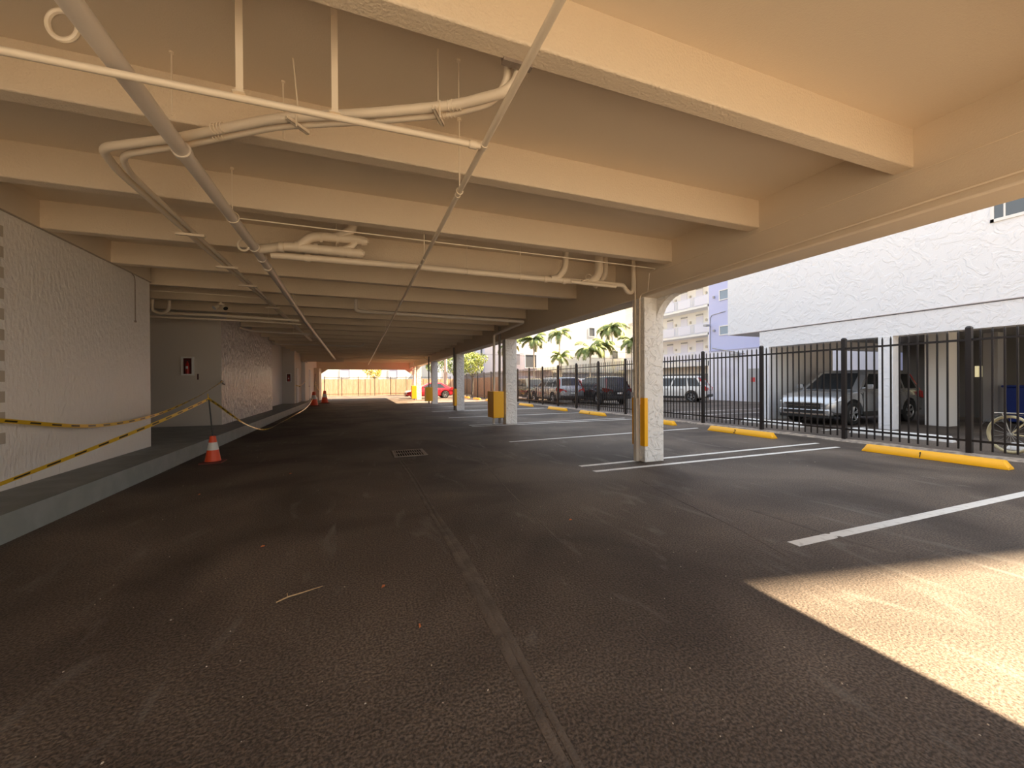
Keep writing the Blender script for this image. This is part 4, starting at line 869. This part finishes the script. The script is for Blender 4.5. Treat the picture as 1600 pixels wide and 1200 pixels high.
build(MB().box(25, -2, 0, 50, 23.3, 38), 'wall', LAV, t)  # unseen height and depth added to set the sun and shade edges
build(MB().box(24.96, -2, 3.62, 25.0, 23.3, 3.70), 'ledge', pm('ledge_grey', (.45, .45, .6), .7), t)
for z0, z1 in [(7.42, 8.05), (4.85, 5.42), (10, 10.6)]: window(t, 'x', 25, 21.5, 22.25, z0, z1, glass=pm('bluish_glass', (.28, .36, .45), .2))
build(MB().box(24.97, 12, 0, 25.0, 23.28, 3.60), 'ground_floor_panel', LAVP, t)
d = build(MB().box(24.94, 19.2, 0, 24.975, 19.95, 2.25), 'door', GREYP, t)
build(MB().box(24.93, 19.45, 1.35, 24.94, 19.75, 1.65), 'door_sign', pm('sign_red', (.6, .06, .06), .5), d)
lv = MB()
for k in range(8): lv.box(24.94, 20.8, 1.75+k*.09, 24.97, 22.3, 1.81+k*.09)
build(lv, 'vent_louver', LAVP, t)
build(MB().tube([(24.97, 21.8, 6.5), (24.97, 23.0, 6.4), (24.97, 23.15, 6.2), (24.97, 23.15, 3.7)], .025, 8), 'wall_conduit', GREYP, t)
l_ = build(MB().tube([(24.97, 23.1, 5.55), (24.7, 23.1, 5.65)], .03, 8).cbox((24.55, 23.1, 5.62), (.35, .32, .14)), 'wall_lamp', GREYP, t, bevel=.03)
for y in (22.6, 22.6): pass
build(MB().cbox((24.9, 22.75, 7.7), (.12, .12, .16)), 'wall_fixture', GREYP, t); build(MB().cbox((24.9, 22.75, 5.2), (.12, .12, .16)), 'wall_fixture', GREYP, t)
build(MB().tube([(24.9, 22.9, 3.9), (24.9, 20.2, 3.3)], .03, 8).cbox((24.8, 20.9, 3.25), (.2, .6, .2)), 'flood_lamp', GREYP, t)
# balcony block
t = thing('balcony_apartment_building', 'white apartment block with open railed walkways right of the nearest column', 'building', (33, 31, 0))
build(MB().box(34.6, 23.4, 0, 44, 46.5, 14.7), 'wall', WHT, t)
for k in range(5):
    z = .62+2.86*k
    if k: build(MB().box(33.0, 30.6, z-.22, 34.6, 46.5, z), 'walkway_slab', WHT, t)
    if k:
        mb = MB().box(33.02, 30.7, z+1.0, 33.06, 46.4, z+1.05).box(33.02, 30.7, z+.08, 33.06, 46.4, z+.11)
        for q in range(104): y = 30.7+q*.15; mb.box(33.03, y, z+.1, 33.05, y+.018, z+1.0)
        build(mb, 'railing', LAVP, t)
        for q in range(4): build(MB().box(33.0, 30.9+q*2.3, z+.1, 33.02, 32.6+q*2.3, z+.98), 'railing_panel', LAVP, t)
        for q, y in enumerate((33.0, 35.2, 37.4, 39.6)):
            dd = build(MB().box(34.56, y, z, 34.6, y+.95, z+2.1), 'apartment_door', LAVP, t); build(MB().box(34.54, y+.0, z+2.2, 34.6, y+.95, z+2.36), 'transom', GREYP, dd)
            build(MB().cbox((34.5, y-.5, z+1.6), (.12, .2, .26)), 'wall_lantern', pm('lantern_beige', (.6, .55, .45), .6), t)
        window(t, 'x', 34.6, 31.0, 32.1, z+1.1, z+2.1, 2, glass=DGL)
build(MB().box(33, 30.5, 3.0, 34.6, 46.5, 3.26), 'ground_header', WHT, t); build(MB().box(33.1, 30.6, 0, 33.3, 40, 2.2), 'painted_carport_shade', DARKP, t)  # dark slab painted as the shade below the walkways
build(MB().box(33.0, 30.5, 0, 33.4, 30.9, 14.7).box(33, 38.5, 0, 33.3, 38.8, 14.7), 'pier', WHT, t)
# bright white block behind palms
BRW = pm('sunny_white_paint', (.90, .88, .78), .7)
t = thing('white_building', 'large bright white building behind the palm trees', 'building', (24, 48, 0))
build(MB().box(24, 48, 0, 44, 60, 16), 'wall', BRW, t)
window(t, 'y', 48, 29.75, 30.6, 7.75, 8.9, 1, glass=DGL); window(t, 'y', 48, 33.5, 34.4, 4.75, 5.8, 1, glass=DGL); window(t, 'y', 48, 37.5, 38.4, 7.75, 8.9, 1, glass=DGL)
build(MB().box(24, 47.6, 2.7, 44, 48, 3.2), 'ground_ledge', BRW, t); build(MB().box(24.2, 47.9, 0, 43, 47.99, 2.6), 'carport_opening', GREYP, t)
t = thing('pink_white_building', 'pale building with a white balcony box left of the bright white building', 'building', (17, 46, 0))
build(MB().box(17.2, 48, 0, 23.98, 56, 6.6), 'wall', pm('pale_pink_paint', (.80, .74, .78), .7), t)
build(MB().box(21.2, 46.6, 2.95, 23.9, 48, 4.75), 'balcony', BRW, t)
window(t, 'y', 48, 18.9, 19.75, 3.7, 5.1, 0, glass=GREYP); window(t, 'y', 46.6, 19.6, 21.1, 3.3, 4.9, 0, glass=DGL)
build(MB().box(19.4, 46.62, 2.9, 21.2, 48, 5.2), 'bay', MATS['pale_pink_paint'], t)
t = thing('lavender_house', 'pale lavender two-storey house left of the second column', 'building', (12, 58, 0))
build(MB().box(13.0, 58, 0, 22.5, 68, 8.2).box(13.0, 57.9, 5.0, 17.2, 58, 5.15), 'wall', LAVP, t)
for a, b, z0, z1 in [(14.6, 15.5, 2.9, 4.1), (17.1, 17.4, 2.9, 4.6), (16.0, 16.5, 3.9, 4.9), (18.3, 19.0, 3.4, 4.6), (14.6, 15.5, 5.7, 6.8), (17.1, 17.4, 5.4, 6.7), (18.3, 19.2, 5.8, 7.0)]: window(t, 'y', 57.98, a, b, z0, z1, 0, glass=DGL)
build(MB().box(12.9, 57.8, 8.2, 22.6, 68, 8.4), 'roof_edge', WHT, t)
t = thing('sky_standin_house', 'added pale house in place of the bright sky beyond the far wooden fence', 'building', (-14, 66, 0))
build(MB().box(-16, 66, 0, 12, 76, 9.6), 'wall', BRW, t)  # added house, its pale wall standing in for bright hazy sky
window(t, 'y', 66, -2.5, -1.2, 2.4, 3.6, 1, glass=LAVP); window(t, 'y', 66, 4.5, 5.8, 2.4, 3.6, 1, glass=LAVP)
build(MB().prism([(-17, 9.5), (12.4, 9.5), (9.5, 11.6), (-14, 11.6)], 'y', 65.6, 76.4), 'roof', pm('roof_pale', (.7, .55, .42), .8), t)
build(MB().box(12.85, 34.0, 0, 15.3, 34.12, 2.0), 'garden_wall', pm('shadow_patched_lavender', (.62, .60, .68), .8, (.30, .28, .32), 1.2, stretch=(1.5, 1, .6), lo=.5, hi=.75), label='pale wall with painted shadow patches behind the taupe SUV', cat='wall')  # dark noise patches paint shadows onto the lavender wall
